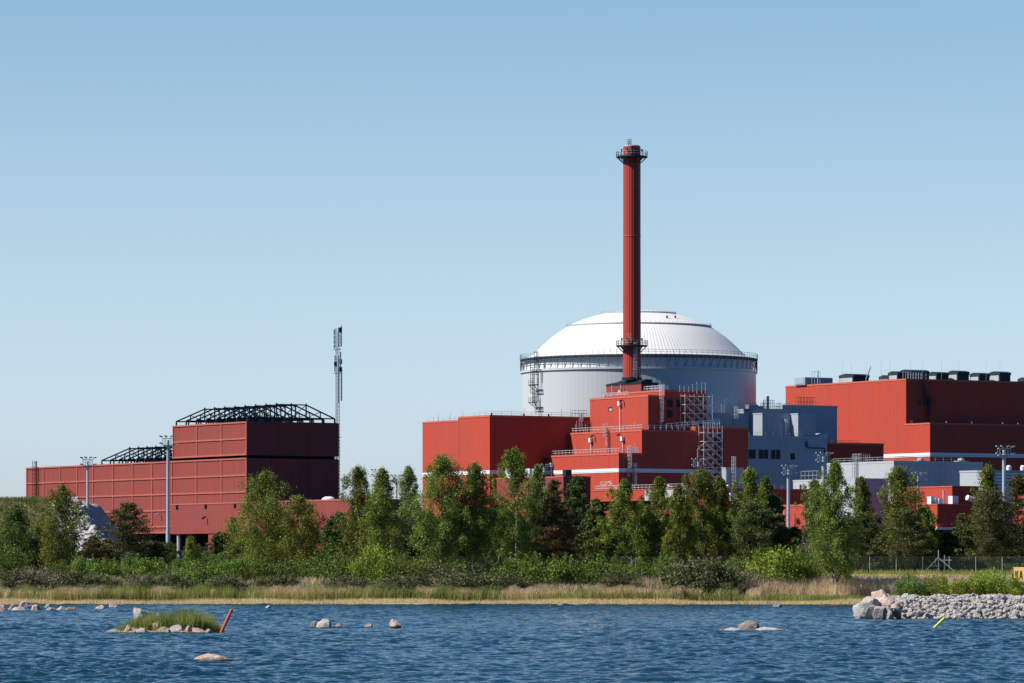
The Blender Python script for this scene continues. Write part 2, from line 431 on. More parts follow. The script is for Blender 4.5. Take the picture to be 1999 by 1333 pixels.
def truss(v0, v1, u, z0, rise):
    t = MB(); L = v1-v0; ww = .27
    a, b = v0+L*.33, v0+L*.67; zc = z0+1.0; zt = zc+rise
    t.bar((v0,u,zc), (v1,u,zc), ww); t.bar((v0,u,zc), (a,u,zt), ww); t.bar((a,u,zt), (b,u,zt), ww); t.bar((b,u,zt), (v1,u,zc), ww)
    for vv in (a, (a+b)/2, b): t.bar((vv,u,zc), (vv,u,zt+.35), .24)
    for k in (.165, .835): t.bar((v0+L*k,u,zc), (v0+L*k,u,zc+rise*.5), .18)
    t.bar((v0+L*.165,u,zc+rise*.5), (a,u,zc), .13); t.bar((v0+L*.835,u,zc+rise*.5), (b,u,zc), .13)
    t.bar((a,u,zt), ((a+b)/2,u,zc), .13); t.bar((b,u,zt), ((a+b)/2,u,zc), .13)
    n = 7
    for i in range(n+1): vv = v0+L*i/n; t.bar((vv,u,z0-.1), (vv,u,zc), .26)
    return t
r1 = ub[4]-ub[1]
for i in range(8):
    u = ub[1]+.6+(r1-1.2)*i/7
    truss(ub[0]+.5, ub[3]-.8, u, ub[5], 2.9).build('roof_truss', M['dark'], hall)
ua, ub_ = upx(336)+.8, upx(195)
for i in range(9):
    u = ua+(ub_-ua)*i/8
    truss(hb[0]+.5, hb[3]-.8, u, hb[5], 2.9).build('roof_truss', M['dark'], hall)
lu = upx(74); MB().ladder((hb[0]-.4, lu, 17), hb[5]-17+.6, (0,1,0), (-1,0,0), True, .09).build('caged_ladder', M['dark'], hall)
for px in (315,): floodlight(hall, (hb[0], upx(px), zof(1003, 1035)), (-1,0,0), 'galv')
# annex in front of it
v, u = grid(712, 957)
ab = [v, u, 0, v+12, 0, zof(976.5, 957)]
ab[0] = hb[0]-.6; ab[1] = hb[1]-48; ab[3] = ab[0]+13; ab[4] = upx(338); ab[2] = 12.7; ab[5] = 19.4
annex = gempty('annex_building', ab[0], ab[1], GZ, 'long low brown-red annex on columns in front of the black-framed hall', 'annex building')
aw = wall(annex, ab, 'hall', cop='hallrib', ch=.25)
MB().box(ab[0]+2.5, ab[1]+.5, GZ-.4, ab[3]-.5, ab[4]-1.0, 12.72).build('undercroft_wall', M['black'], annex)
def aup(px): return ab[1]+alu_b(ab, px)
MB().box(ab[0]+.3, ab[1], GZ-.4, ab[0]+2.4, aup(560), 12.7).build('base_wall', M['hall'], annex)
MB().bar((ab[0]+.8, aup(343), GZ-.4), (ab[0]+.8, aup(343), 12.7), .95, 12).build('column', M['concrete'], annex)
MB().box(ab[0]+.2, aup(416), GZ-.4, ab[0]+1.5, aup(405), 12.7).build('column', M['hall'], annex)
MB().box(ab[0]+.9, aup(367), GZ-.4, ab[0]+2.2, aup(356), 12.7).build('column', M['hall'], annex)
for px, nm in ((346,'wall_vent'),(402,'wall_vent'),(459,'wall_vent')):
    u = aup(px); MB().box(ab[0]-.12, u-.5, 18.2, ab[0]+.1, u+.5, 19.1).build(nm, M['black'], annex)
floodlight(annex, (ab[0], aup(404), 16.4), (-1,0,-.2), 'dark')
dm = MB(); dm.lathe([(1.6,ab[5]-.2),(1.45,ab[5]+.25),(1.1,ab[5]+.6),(.6,ab[5]+.78),(.05,ab[5]+.82)], 24, ab[0]+3.5, aup(613)); dm.build('skylight', M['white'], annex, True)
dm = MB(); dm.lathe([(2.2,ab[5]+.1),(1.6,ab[5]+.5),(.6,ab[5]+.8),(.1,ab[5]+.85)], 24, ab[0]+3, aup(470)); dm.build('skylight', M['white'], annex, True)
MB().box(ab[0]+6, aup(660)-2, ab[5], ab[0]+9, aup(660)+2, ab[5]+.7).build('roof_hatch', M['redpaint'], annex)

# ---- lattice antenna mast behind the hall
mx, my = K(658.6)*1018, 1018
mast = empty('antenna_mast', (mx, my, GZ), .3, 'slim lattice antenna mast with white panel antennas rising behind the black-framed hall', 'antenna mast')
HT = zof(641, 1018)-GZ; q = .48; L = MB(); D = MB()
cs = [(q*1.1,0),(-q*.6,q*.95),(-q*.6,-q*.95)]
for x, y in cs: L.bar((x,y,0), (x,y,HT), .11, 6)
z = 0; k = 0
while z < HT-.7:
    for i in range(3):
        a_, b_ = cs[i], cs[(i+1) % 3]; L.bar((*a_,z), (*b_,z+.75), .055); L.bar((*a_,z), (*b_,z), .055)
    z += .75
L.build('lattice', M['galv'], mast)
cb = MB(); cb.bar((0,.1,0), (0,.1,HT-1), .08); cb.bar((.15,-.1,0), (.15,-.1,HT-10), .05)
for z in np.arange(0, HT-2, .9): cb.bar((-.1,.1,z), (.25,-.1,z), .06)
cb.build('cable_ladder', M['galv'], mast)
for dx, dy, z0, h in [(-.85,-.3,HT-4.4,.8),(-.85,-.3,HT-3.4,.8),(-.85,-.3,HT-2.4,.8),(-.85,-.3,HT-1.4,1.1),(.05,-.7,HT-4.2,4.4),(.75,-.4,HT-4.0,4.6),(.95,.4,HT-3.6,3.2),(-.3,.8,HT-4.2,4.2),
                      (-.75,-.5,HT-9.6,1.4),(-.7,-.4,HT-7.6,1.6),(.0,-.8,HT-16.5,10.5),(.55,-.6,HT-8.6,3.4),(.85,-.3,HT-16,7.0)]:
    p = MB().box(dx-.15, dy-.1, z0, dx+.15, dy+.1, z0+h).build('panel_antenna', M['white'], mast)
for dx, z0 in [(.65,HT-7.9),(.65,HT-9.6),(-.55,HT-8.5),(.62,HT-.9)]:
    MB().box(dx-.3, -.55, z0, dx+.3, -.2, z0+1.1).build('radio_unit', M['dark'], mast)
for z in (HT-4.6, HT-9.9, HT-24, HT-38, HT-50):
    cl = MB(); cl.bar((-.75,-.4,z), (.75,-.4,z), .1); cl.bar((-.75,.5,z), (.75,.5,z), .1); cl.bar((-.75,-.4,z), (-.75,.5,z), .1); cl.bar((.75,-.4,z), (.75,.5,z), .1); cl.build('clamp_ring', M['dark'], mast)

# ---- reactor building: drum, gallery, dome
RC = (K(1247)*1153, 1153.0)
reac = empty('reactor_building', (RC[0], RC[1], GZ), 0, 'round grey reactor building under a wide white ribbed dome', 'reactor building')
g0 = CH-GZ; RR = 29.3
ob = MB().lathe([(RR,-.5),(RR,49.4+g0),(RR+.35,49.4+g0),(RR+.35,49.95+g0),(RR-.6,50.0+g0)], 160); drum = ob.build('drum_wall', M['drum'], reac, True)
bd = MB().lathe([(RR-.7,49.9+g0),(RR-.9,53.1+g0),(RR-1.4,53.4+g0)], 160, cap=False).build('gallery_wall', M['band'], reac, True)
ga = MB(); zp = 52.75+g0
ga.lathe([(RR-1.0,zp),(RR+.45,zp),(RR+.45,zp+.22),(RR-1.0,zp+.22)], 160, cap=False); gal = ga.build('gallery_deck', M['steel'], reac)
ns = 78; br = MB()
for i in range(ns):
    t = 2*PI*i/ns; c_, s_ = math.cos(t), math.sin(t); r0 = RR+.3
    br.bar((r0*c_, r0*s_, 49.9+g0), (r0*c_, r0*s_, zp), .13)
    t2 = t+2*PI/ns*.42; br.bar((r0*c_, r0*s_, 50.0+g0), (r0*math.cos(t2), r0*math.sin(t2), zp-.5), .10)
    br.bar(((RR-.8)*c_, (RR-.8)*s_, zp-.4), (r0*c_, r0*s_, zp-.1), .14)
    t3 = 2*PI*(i+1)/ns
    br.bar((r0*c_, r0*s_, zp-.55), (r0*math.cos(t3), r0*math.sin(t3), zp-.55), .12)
    br.bar(((RR-.5)*c_, (RR-.5)*s_, zp-.3), ((RR-.5)*math.cos(t3), (RR-.5)*math.sin(t3), zp-.3), .15)
br.build('gallery_struts', M['steel'], reac)
rl = MB(); pts = [((RR+.4)*math.cos(2*PI*i/120), (RR+.4)*math.sin(2*PI*i/120), zp+.2) for i in range(121)]
rl.rail(pts, 1.15, 2.0, .07); rl.build('gallery_railing', M['galv'], reac)
prof = [(27.9,53.0),(27.3,53.3),(26.9,53.65),(24.2,56.3),(21.7,58.5),(19.7,59.95),(18.0,61.0),(18.1,61.25),(17.6,61.35),(15.9,62.15),(14.2,62.8),(12.0,63.55),(10.7,63.9),(9.2,64.25),(9.3,64.5),(8.7,64.6),(7.2,64.75),(4,65.15),(.2,65.3)]
pr = []
for (r_, z_), (r2, z2) in zip(prof[:-1], prof[1:]): pr += [(r_, z_+g0)]
pr.append((prof[-1][0], prof[-1][1]+g0))
dome = MB().lathe(pr, 192).build('dome', M['dome'], reac, True)
rg = MB(); rg.lathe([(18.15,61.0+g0),(18.2,61.3+g0),(17.8,61.33+g0)], 192, cap=False); rg.lathe([(9.35,64.25+g0),(9.4,64.55+g0),(9.0,64.58+g0)], 128, cap=False)
for r_, z_, n in ((18.1,61.3,96),(9.3,64.5,52)):
    for i in range(n): t = 2*PI*i/n; rg.bar((r_*math.cos(t), r_*math.sin(t), z_+g0), (r_*math.cos(t), r_*math.sin(t), z_+.45+g0), .08)
rg.build('dome_ring', M['galv'], reac).parent = dome
for a_, r_, z_ in ((-1.1,14.6,62.75),(-.92,14.4,62.8)): MB().box(r_*math.cos(a_)-.2, r_*math.sin(a_)-.2, z_+g0-.2, r_*math.cos(a_)+.2, r_*math.sin(a_)+.2, z_+g0+.5).build('dome_vent', M['dark'], reac).parent = dome
# service ladder tower on the drum, left
def on_drum(px, out=.4):
    xx = (px-1247)/9000*1140; a_ = math.asin(max(-1, min(1, xx/RR))); return ((RR+out)*math.sin(a_), -(RR+out)*math.cos(a_), a_)
x_, y_, a_ = on_drum(1049, .9); T = Vector((math.cos(a_), math.sin(a_), 0)); N_ = Vector((math.sin(a_), -math.cos(a_), 0)); B_ = Vector((x_, y_, 0))
lt = MB(); Z = lambda py: (HZ-py)*1140/9000+g0
lt.ladder(B_+Vector((0,0,Z(808))), Z(772)-Z(808), T, N_, True, .1)
lt.ladder(B_-T*.9+Vector((0,0,Z(785))), Z(725)-Z(785), T, N_, True, .1)
lt.ladder(B_+T*.9+Vector((0,0,Z(750))), Z(694)-Z(750), T, N_, True, .1)
for py in (752, 786): 
    c = B_+N_*.3+Vector((0,0,Z(py))); lt.bar(c-T*1.4, c+T*1.4, .25); lt.bar(c-T*1.4+N_*.9, c+T*1.4+N_*.9, .2)
    lt.bar(c+T*1.4+N_*.9, c-N_*.8-Vector((0,0,1.8)), .14); lt.bar(c-T*1.4+N_*.9, c-N_*.8-Vector((0,0,1.8)), .14)
    lt.rail([c-T*1.4+N_*.9, c+T*1.4+N_*.9], 1.1, .9, .08)
lt.build('ladder_tower', M['dark'], reac)

# ---- red chimney
SY = 1113.0; sx_ = K(1233.5)*SY; Zs = lambda py: (HZ-py)*SY/F+CH-GZ
st = empty('chimney', (sx_, SY, GZ), 0, 'tall slim red chimney with two ring platforms in front of the dome', 'chimney')
body = MB().lathe([(2.16,Zs(738)),(2.16,Zs(600)),(2.11,Zs(461)),(2.11,Zs(290)),(2.1,Zs(286.5)),(1.85,Zs(285))], 72).build('shaft', M['stack'], st, True)
MB().lathe([(2.17,Zs(461.6)),(2.19,Zs(461.5)),(2.19,Zs(460.3)),(2.14,Zs(460.2))], 72, cap=False).build('seam_ring', M['coping'], st).parent = body
MB().lathe([(2.45,Zs(742)),(2.45,Zs(737)),(2.2,Zs(736.5))], 48).build('base_collar', M['dark'], st, True)
MB().lathe([(1.95,Zs(286)),(1.9,Zs(284.2)),(1.6,Zs(283.6))], 48).build('top_cap', M['galv'], st, True)
lan = MB(); lx, lz = -.68, Zs(285)
for a_ in range(6):
    t = a_*PI/3; lan.bar((lx+.6*math.cos(t), .6*math.sin(t)-1.2, lz-.5), (lx+.6*math.cos(t), .6*math.sin(t)-1.2, lz+1.55), .09)
    for zz in (.5, 1.0, 1.55): t2 = t+PI/3; lan.bar((lx+.6*math.cos(t), .6*math.sin(t)-1.2, lz+zz), (lx+.6*math.cos(t2), .6*math.sin(t2)-1.2, lz+zz), .08)
lan.bar((lx,-1.2,lz),(lx,-1.2,lz+1.3),.25); lan.build('top_ladder_cage', M['galv'], st)
for py in (307.5, 676.5):
    zz = Zs(py); p = MB(); p.lathe([(2.15,zz),(3.8,zz),(3.8,zz+.3),(2.15,zz+.3)], 48, cap=False); pf = p.build('ring_platform', M['dark'], st)
    for i in range(12):
        t = 2*PI*(i+.5)/12; MB().bar((3.6*math.cos(t), 3.6*math.sin(t), zz), (2.15*math.cos(t), 2.15*math.sin(t), zz-1.35), .16).build('bracket', M['dark'], st).parent = pf
    p = MB(); p.rail([(3.75*math.cos(2*PI*i/24), 3.75*math.sin(2*PI*i/24), zz+.3) for i in range(25)], 1.15, 1.2, .08); p.build('railing', M['galv'], st).parent = pf
    for t in (PI*.93, .2, -PI/2-.5, -1.1):
        c = Vector((2.5*math.cos(t), 2.5*math.sin(t), zz+.3)); p = MB(); p.bar(c, c+Vector((0,0,1.5)), .1); p.box(c.x-.2, c.y-.2, c.z+1.2, c.x+.2, c.y+.2, c.z+1.8); p.build('warning_light', M['dark'], st).parent = pf
la = MB(); la.ladder((.75,-2.25,Zs(740)), Zs(676)-Zs(740), (1,0,0), (0,-1,0), True, .09); la.ladder((-.6,-2.2,Zs(307)), Zs(285)-Zs(307), (1,0,0), (0,-1,0), False, .09)
la.bar((1.25,-2.0,Zs(740)),(1.25,-2.0,Zs(660)),.14)
la.rail([(.2,-2.6,Zs(737)),(2.6,-2.6,Zs(737))],1.1,.8,.08); la.rail([(.2,-2.9,Zs(727)),(1.7,-2.9,Zs(727))],1.1,.8,.08); la.rail([(-1.2,-2.5,Zs(668)),(-.3,-2.6,Zs(668))],2.0,.5,.08)
la.build('caged_ladder', M['galv'], st)

# ---- tall plain red block at the left of the group
A = blk(895.2, 956.1, 1165, 810.5, 1095)
ra = gempty('red_block_building', A[0], A[1], GZ, 'plain bright red windowless block with a white stripe, left of the stepped building', 'industrial building')
wa = wall(ra, A, 'red2')
A2 = [A[0]+1.3, A[4]-.2, A[2], A[3]-8, A[4]+alu(895.2, ungrid(A[0], A[4])[1], 815.8), 0]; A2[5] = zof(819.3, ungrid(A[0], A[4])[1])
wa2 = wall(ra, A2, 'red2', name='lower_wall')
z0, z1 = 23.1+CH-4.4, 24.0+CH-4.4; z0 += 4.4; z1 += 4.4
stripe(ra, wa, A, z0, z1); stripe(ra, wa2, [A2[0], A2[1]+.3, 0, A2[3], A2[4], 0], z0, z1)
ts = MB(); ts.box(A[0]-.1, A[4]-.12, A[2], A[0]+.05, A[4]+.08, A[5]); ts.build('edge_trim', M['coping'], ra)
rr = MB(); zt = A2[5]; rr.rail([(A2[0]+1,A2[1]+1,zt),(A2[0]+1,A2[4]-1,zt)], 1.0, 2.6, .06)
for uu in np.arange(A2[1]+2, A2[4], 6.0): rr.bar((A2[0]+1,uu,zt), (A2[0]+1,uu,zt+2.0), .06)
zt = A[5]; rr.rail([(A[0]+1,A[1]+9,zt),(A[0]+1,A[1]+1,zt),(A[3]-1,A[1]+1,zt)], 1.0, 2.8, .06)
for vv in (10, 15, 20.5, 23): rr.bar((A[0]+vv,A[1]+.8,zt), (A[0]+vv,A[1]+.8,zt+1.9), .07)
rr.build('roof_railing', M['galv'], ra)
dv = MB()
for vv in (.6, 9.6, 16.5): dv.box(A[0]+vv, A[1]+.3, A[5], A[0]+vv+.3, A[1]+.6, A[5]+.6)
dv.build('roof_vent', M['dark'], ra)
la = MB(); vv = A[0]+alv_b(A, 1125); la.rail([(vv-1.6,A[1]-.8,A[5]),(vv+2.4,A[1]-.8,A[5])],1.6,.8,.09); la.ladder((vv+.6,A[1]-.9,zof(838,1100)), A[5]-zof(838,1100), (1,0,0), (0,-1,0), True, .1)
la.rail([(vv-.9,A[1]-1.6,zof(838,1100)),(vv+2.3,A[1]-1.6,zof(838,1100))],2.2,.8,.09)
la.build('caged_ladder', M['galv'], ra)

# ---- stepped red building under the chimney
Eb = blk(1074, 1252.9, 1380, 838.8, 1078)
sb = gempty('stepped_building', Eb[0], Eb[1], GZ, 'stepped bright red building with roof railings that carries the chimney', 'industrial building')
we = wall(sb, Eb, 'red2', name='middle_tier_wall')
Fb = blk(1045.7, 1207.7, 1352, 884.3, 1074.7); Fb[1] = Eb[1]-.07
wf = wall(sb, Fb, 'red2', name='front_tier_wall', cop=None)
bsub(MB().box(Fb[0]-.09, Fb[1]-.09, Fb[5]-.35, Eb[0]+.05, Fb[4]+.09, Fb[5]+.06), 'roof_coping', M['coping'], wf, sb)
Cb = blk(1151.6, 1265.3, 1300, 771.3, 1085); wc = wall(sb, Cb, 'red2', name='tower_wall')
Db = blk(1180, 1296.8, 1378.6, 761.3, 1087.6); Db[1] = Cb[1]+.08; wd = wall(sb, Db, 'red2', name='tower_wall')
Gb = blk(1303, 1357, 1459.6, 833.2, 1086); Gb[1] = Eb[1]+.08; wg = wall(sb, Gb, 'red2', name='side_wall')
stripe(sb, wf, Fb, z0, z1, v1=Fb[3]-.1); stripe(sb, wg, [Fb[3]-.1, Gb[1]-.03, 0, Gb[3], Gb[1]+2, 0], z0, z1)
# narrow dark slot near the left of the middle tier
us = Eb[1]+alu_b(Eb, 1083); us2 = Eb[1]+alu_b(Eb, 1090.5)
MB().box(Eb[0]-1.2, us, Eb[2], Eb[0]+.3, Eb[4]+.2, Eb[5]-.5).build('side_fin', M['red2'], sb)
XB = blk(1183.5, 1252, 1284.5, 746.8, 1106, 790); XB[2] = Cb[5]-1
wx = wall(sb, XB, 'hall', name='chimney_base_wall', cop='dark', ch=.3)
MB().prism([(XB[0]-.2,XB[1]-.2,XB[5]+.07),(XB[0]+3,XB[1]+3,XB[5]+1.0),(XB[0]+3,XB[4]-3,XB[5]+1.0),(XB[0]-.2,XB[4]+.2,XB[5]+.07)], (0.01,0,0)).build('roof_slope', M['dark'], sb)
MB().box(XB[0]+1.8, XB[1]+1.2, XB[5], XB[3]-.9, XB[4]-3, XB[5]+.9).build('chimney_plinth', M['dark'], sb)
du = XB[1]+alu_b(XB, 1209); d1 = MB().box(XB[0]-.08, du-1.2, XB[2], XB[0]+.05, du+1.0, XB[2]+3.6).build('door', M['black'], sb)
bsub(MB().box(XB[0]-.6, du-1.3, XB[2]+.6, XB[0]-.1, du-.2, XB[2]+3.4), 'door_leaf', M['galv'], d1, sb)
for px in (1201, 1218): uu = XB[1]+alu_b(XB, px); MB().bar((XB[0]-.9,uu,XB[2]), (XB[0]-.9,uu,XB[2]+4.6), .16).build('vent_pipe', M['galv'], sb)
# windows
window_d(sb, Db, [(1303,1312),(1321.5,1328)], 781, 794, 1089); window_d(sb, Db, [(1303,1312)], 801.5, 814, 1089)
uu = Cb[1]+alu_b(Cb, 1191.5); wn = MB().box(Cb[0]-.06, uu-.9, zof(800,1090), Cb[0]+.1, uu+.9, zof(792,1090)).build('window', M['dark'], sb)
bsub(MB().box(Cb[0]-.1, uu-.8, zof(799.5,1090), Cb[0]+.08, uu+.35, zof(794.5,1090)), 'pane', M['galv'], wn, sb)
downpipe(sb, Cb, 1212, Cb[5], Eb[5]); downpipe(sb, Eb, 1155.5, Eb[5]-.3, Fb[5]); downpipe(sb, Eb, 1217.5, Eb[5]-.3, Fb[5]); downpipe(sb, Fb, 1078.5, Fb[5]-.6, 22)
for b_, px in ((Cb,1218),(Eb,1161.5),(Eb,1213),(Fb,1072)): floodlight(sb, (b_[0], b_[1]+alu_b(b_, px), b_[5]-.9), (-1,0,0))
def roofrail(root, b, up0, up1, vp1=None, ins=.5, h=1.1, sp=1.6, name='roof_railing', mat='alu', w=.08):
    m = MB(); z = b[5]+.05; pts = [(b[0]+ins, b[1]+(alu_b(b, up0) if up0 else 0)-.5, z), (b[0]+ins, b[1]+(alu_b(b, up1) if up1 else 0)+ins, z)]
    if vp1: pts.append((b[0]+alv_b(b, vp1)-.3, b[1]+ins, z))
    m.rail(pts, h, sp, w); return m.build(name, M[mat], root)
roofrail(sb, Eb, 1106, None, 1340); roofrail(sb, Fb, 1072, None, 1250); roofrail(sb, Cb, 1167, 1225); roofrail(sb, Db, 1252, None, 1308, mat='alu'); roofrail(sb, Gb, 1311, None, 1357)
ex = MB()
for b_, px in ((Cb,1170),(Db,1258),(Db,1270),(Eb,1190),(Fb,1220)):
    uu = b_[1]+alu_b(b_, px); ex.rail([(b_[0]+.6,uu,b_[5]),(b_[0]+2.6,uu,b_[5]),(b_[0]+2.6,uu-2.4,b_[5]),(b_[0]+.6,uu-2.4,b_[5])], 1.3, .8, .08)
for b_ in (Eb, Fb):
    for px in (1120,1140,1235): uu = b_[1]+alu_b(b_, px); ex.bar((b_[0]+.5,uu,b_[5]),(b_[0]+.5,uu,b_[5]+2.1),.06)
ex.build('roof_cage', M['alu'], sb)
def lad(root, b, px, ztop, zbot, face, mat='alu', cage=True):
    m = MB()
    if face == 'l': m.ladder((b[0]-.35, b[1]+alu_b(b, px), zbot), ztop-zbot, (0,1,0), (-1,0,0), cage, .09)
    else: m.ladder((b[0]+alv_b(b, px), b[1]-.35, zbot), ztop-zbot, (1,0,0), (0,-1,0), cage, .09)
    return m.build('caged_ladder', M[mat], root)
lad(sb, Cb, 1288.5, Cb[5]+1.6, Eb[5], 'd'); lad(sb, Eb, 1187, Eb[5]+.8, Eb[5]-3.4, 'l', 'alu'); lad(sb, Eb, 1190.5, Eb[5]-.3, Fb[5], 'l', 'dark', False)
lad(sb, Fb, 1226, Fb[5]+.8, Fb[5]-5.5, 'd'); lad(sb, Fb, 1236, Fb[5]-3.3, Fb[5]-9.5, 'd', 'galv'); lad(sb, Gb, 1400, Gb[5]-2.4, Gb[5]-14, 'd', 'dark')
MB().box(Gb[0]+alv_b(Gb,1396)-.2, Gb[1]-.5, Gb[5]-4.5, Gb[0]+alv_b(Gb,1401), Gb[1]+.1, Gb[5]-3).build('lamp_box', M['dark'], sb)

# ---- low annex in front: red panel, pale panel
Ub = blk(1153, 1340, None, 953.5, 1045, dr=9)
ru = gempty('low_annex', Ub[0], Ub[1], GZ, 'low red and pale grey annex with roof railing, in front of the stepped building', 'annex building')
Ub[2] = zof(977, 1060); u58 = Ub[1]+alu_b(Ub, 1258)
MB().box(Ub[0], u58, Ub[2], Ub[3], Ub[4], Ub[5]).build('red_wall', M['red2'], ru); MB().box(Ub[0]+.05, Ub[1], Ub[2], Ub[3]-.1, u58-.01, Ub[5]).build('pale_wall', M['greylite'], ru)
roof_deck(ru, Ub, MB().box(Ub[0]-.1, Ub[1]-.1, Ub[5], Ub[3]+.1, Ub[4]+.1, Ub[5]+.15).build('roof_coping', M['coping'], ru), .2)
MB().box(Ub[0]+2, Ub[1]+1, GZ-.4, Ub[3]-.5, Ub[4]-1, Ub[2]+.02).build('base_wall', M['hall'], ru)
roofrail(ru, Ub, 1156, None); m = MB()
uu = Ub[1]+alu_b(Ub, 1165); m.rail([(Ub[0]+1,uu,Ub[5]+1),(Ub[0]+1,uu-5,Ub[5]+1)],1.1,1,.08); m.bar((Ub[0]+.8,uu-4,Ub[5]+2.2),(Ub[0]+.8,uu-8,Ub[5]+.2),.12); m.bar((Ub[0]+.8,uu,Ub[5]+.4),(Ub[0]+.8,uu-5,Ub[5]+2.4),.08)
uu = Ub[1]+alu_b(Ub, 1200); m.rail([(Ub[0]+1,uu,Ub[5]),(Ub[0]+1,uu-3,Ub[5]),(Ub[0]+3,uu-3,Ub[5])],1.5,.8,.08); m.build('stair_railing', M['alu'], ru)
for px in (1288,1296,1320):
    uu = Ub[1]+alu_b(Ub, px); MB().lathe([(.7,Ub[5]+.1),(.7,Ub[5]+.6),(.4,Ub[5]+.9),(.05,Ub[5]+1.0)], 16, Ub[0]+1.2, uu).build('roof_vent', M['white'], ru, True)

Vb = blk(969.8, 1100, 1152.8, 929.8, 1045)
rv = gempty('front_block_building', Vb[0], Vb[1], GZ, 'dull red box with white rooftop units behind the birches, below the stepped building', 'industrial building')
wall(rv, Vb, 'hall', ch=.2)
for px, s_ in ((984,1.1),(1022,1.0),(1036,.9),(1094,.7)):
    uu = Vb[1]+alu_b(Vb, px); MB().box(Vb[0]+1, uu-s_, Vb[5], Vb[0]+2.6, uu+s_, Vb[5]+1.9*s_+.2).build('rooftop_unit', M['white' if px != 1094 else 'dark'], rv)
MB().lathe([(.8,Vb[5]),(.8,Vb[5]+.2),(.4,Vb[5]+.5),(.05,Vb[5]+.55)], 16, Vb[0]+2, Vb[1]+alv_b(Vb,1115)*0+1.5).build('roof_vent', M['white'], rv, True)

# ---- grey building group
Nb = blk(None, 1440, 1614.8, 850, 1098, dl=20)
rn = gempty('grey_building', Nb[0], Nb[1], GZ, 'blue-grey stepped building with three wide dark windows beside the red stepped one', 'industrial building')
wn_ = wall(rn, Nb, 'grey', cop='greylite', ch=.3)
zc = zof(844.3, 1110); MB().prism([(Nb[0]+alv_b(Nb,1594), Nb[1]-.12, Nb[5]), (Nb[3], Nb[1]-.12, Nb[5]), (Nb[3], Nb[1]-.12, Nb[5]+1.0)], (0, 9, 0)).build('sloped_parapet', M['greylite'], rn)
window_d(rn, Nb, [(1460.5,1475),(1480.8,1499.3),(1504.7,1523)], 877.8, 895.5, 1102, grille=1); window_d(rn, Nb, [(1544,1550.8)], 885.6, 896, 1106)
pp = MB(); v1_ = Nb[0]+alv_b(Nb,1573); v2_ = Nb[0]+alv_b(Nb,1608); pp.bar((v1_,Nb[1]-.4,zof(860,1107)), (v1_,Nb[1]-.4,zof(872,1107)), .5, 8); pp.bar((v1_,Nb[1]-.4,zof(872,1107)), (v1_+.8,Nb[1]-.4,zof(874,1107)), .22); pp.bar((v1_+.8,Nb[1]-.4,zof(874,1107)), (v2_,Nb[1]-.4,zof(874.5,1107)), .2); pp.bar((v2_,Nb[1]-.4,zof(874.5,1107)), (v2_,Nb[1]-.4,zof(884,1107)), .2)
for i in range(6): x = v1_+1.2+i*.6; pp.bar((x,Nb[1]-.4,zof(874.5,1107)),(x,Nb[1]-.4,zof(872,1107)),.06)
pp.build('wall_pipe', M['dark'], rn)
zn = Nb[5]-.4
Lb = blk(1470.3, 1488.2, 1546, 806.5, 1106); Lb[2] = zn; wall(rn, Lb, 'grey', 'upper_wall', 'greylite', .2)
Mb = blk(1543, 1558, 1591.8, 807, 1107.5); Mb[2] = zn; wall(rn, Mb, 'grey', 'upper_wall', 'greylite', .2)
MB().box(Mb[3]-.15, Mb[1]-.06, zn, Mb[3]+.05, Mb[1]+.1, Mb[5]).build('edge_trim', M['greylite'], rn)
K1 = blk(1440, 1470.3, 1545, 797.5, 1118); wall(rn, K1, 'grey', 'rear_wall', 'greylite', .3)
K2 = blk(None, 1528, 1634.3, 790.5, 1125, dl=14); wall(rn, K2, 'grey', 'rear_wall', 'greylite', .3)
Jb = blk(None, 1372, 1462.5, 805.5, 1112, dl=5); wall(rn, Jb, 'grey', 'left_wall', 'greylite', .2)
downpipe(rn, Jb, 1448, Jb[5]-3, zof(833,1113), 'd'); downpipe(rn, Lb, 1532, Lb[5]-.2, Nb[5], 'd')
m = MB(); m.rail([(Jb[0]+alv_b(Jb,1382),Jb[1]+1,Jb[5]),(Jb[3]-.3,Jb[1]+1,Jb[5])],1.1,2,.08)
for px in (1418,1428): x = Jb[0]+alv_b(Jb,px); m.rail([(x-1,Jb[1]+.6,Jb[5]),(x+1.2,Jb[1]+.6,Jb[5])],2.2,.7,.08); m.bar((x,Jb[1]+.6,Jb[5]),(x,Jb[1]+.6,Jb[5]+3.4),.08)
m.box(Jb[0]+alv_b(Jb,1422)-.3,Jb[1]+.4,Jb[5]+3.2,Jb[0]+alv_b(Jb,1422)+.5,Jb[1]+.8,Jb[5]+3.6)
for px in (1452,1466,1480,1500,1530,1546): x = K1[0]+alv_b(K1,px); m.rail([(x-.9,K1[1]+2,K1[5]),(x+.9,K1[1]+2,K1[5])],1.5,.6,.09); m.bar((x,K1[1]+2,K1[5]),(x,K1[1]+2,K1[5]+2.2),.06)
x = K1[0]+alv_b(K1,1508); m.bar((x,K1[1]+2,K1[5]),(x,K1[1]+2,K1[5]+3.2),.5); m.rail([(x-1.6,K1[1]+1.6,K1[5]+.6),(x+1.6,K1[1]+1.6,K1[5]+.6)],1.6,.5,.09)
m.box(K1[0]+alv_b(K1,1478),K1[1]+3,K1[5],K1[0]+alv_b(K1,1494),K1[1]+5,K1[5]+1.1)
m.rail([(K2[0]+alv_b(K2,1554),K2[1]+.6,K1[5]-1),(K2[0]+alv_b(K2,1568),K2[1]+.6,K1[5]-1)],1.6,.8,.09); m.bar((K2[0]+alv_b(K2,1552),K2[1]-.3,K1[5]-2.2),(K2[0]+alv_b(K2,1570),K2[1]-.3,K1[5]-2.2),.1)
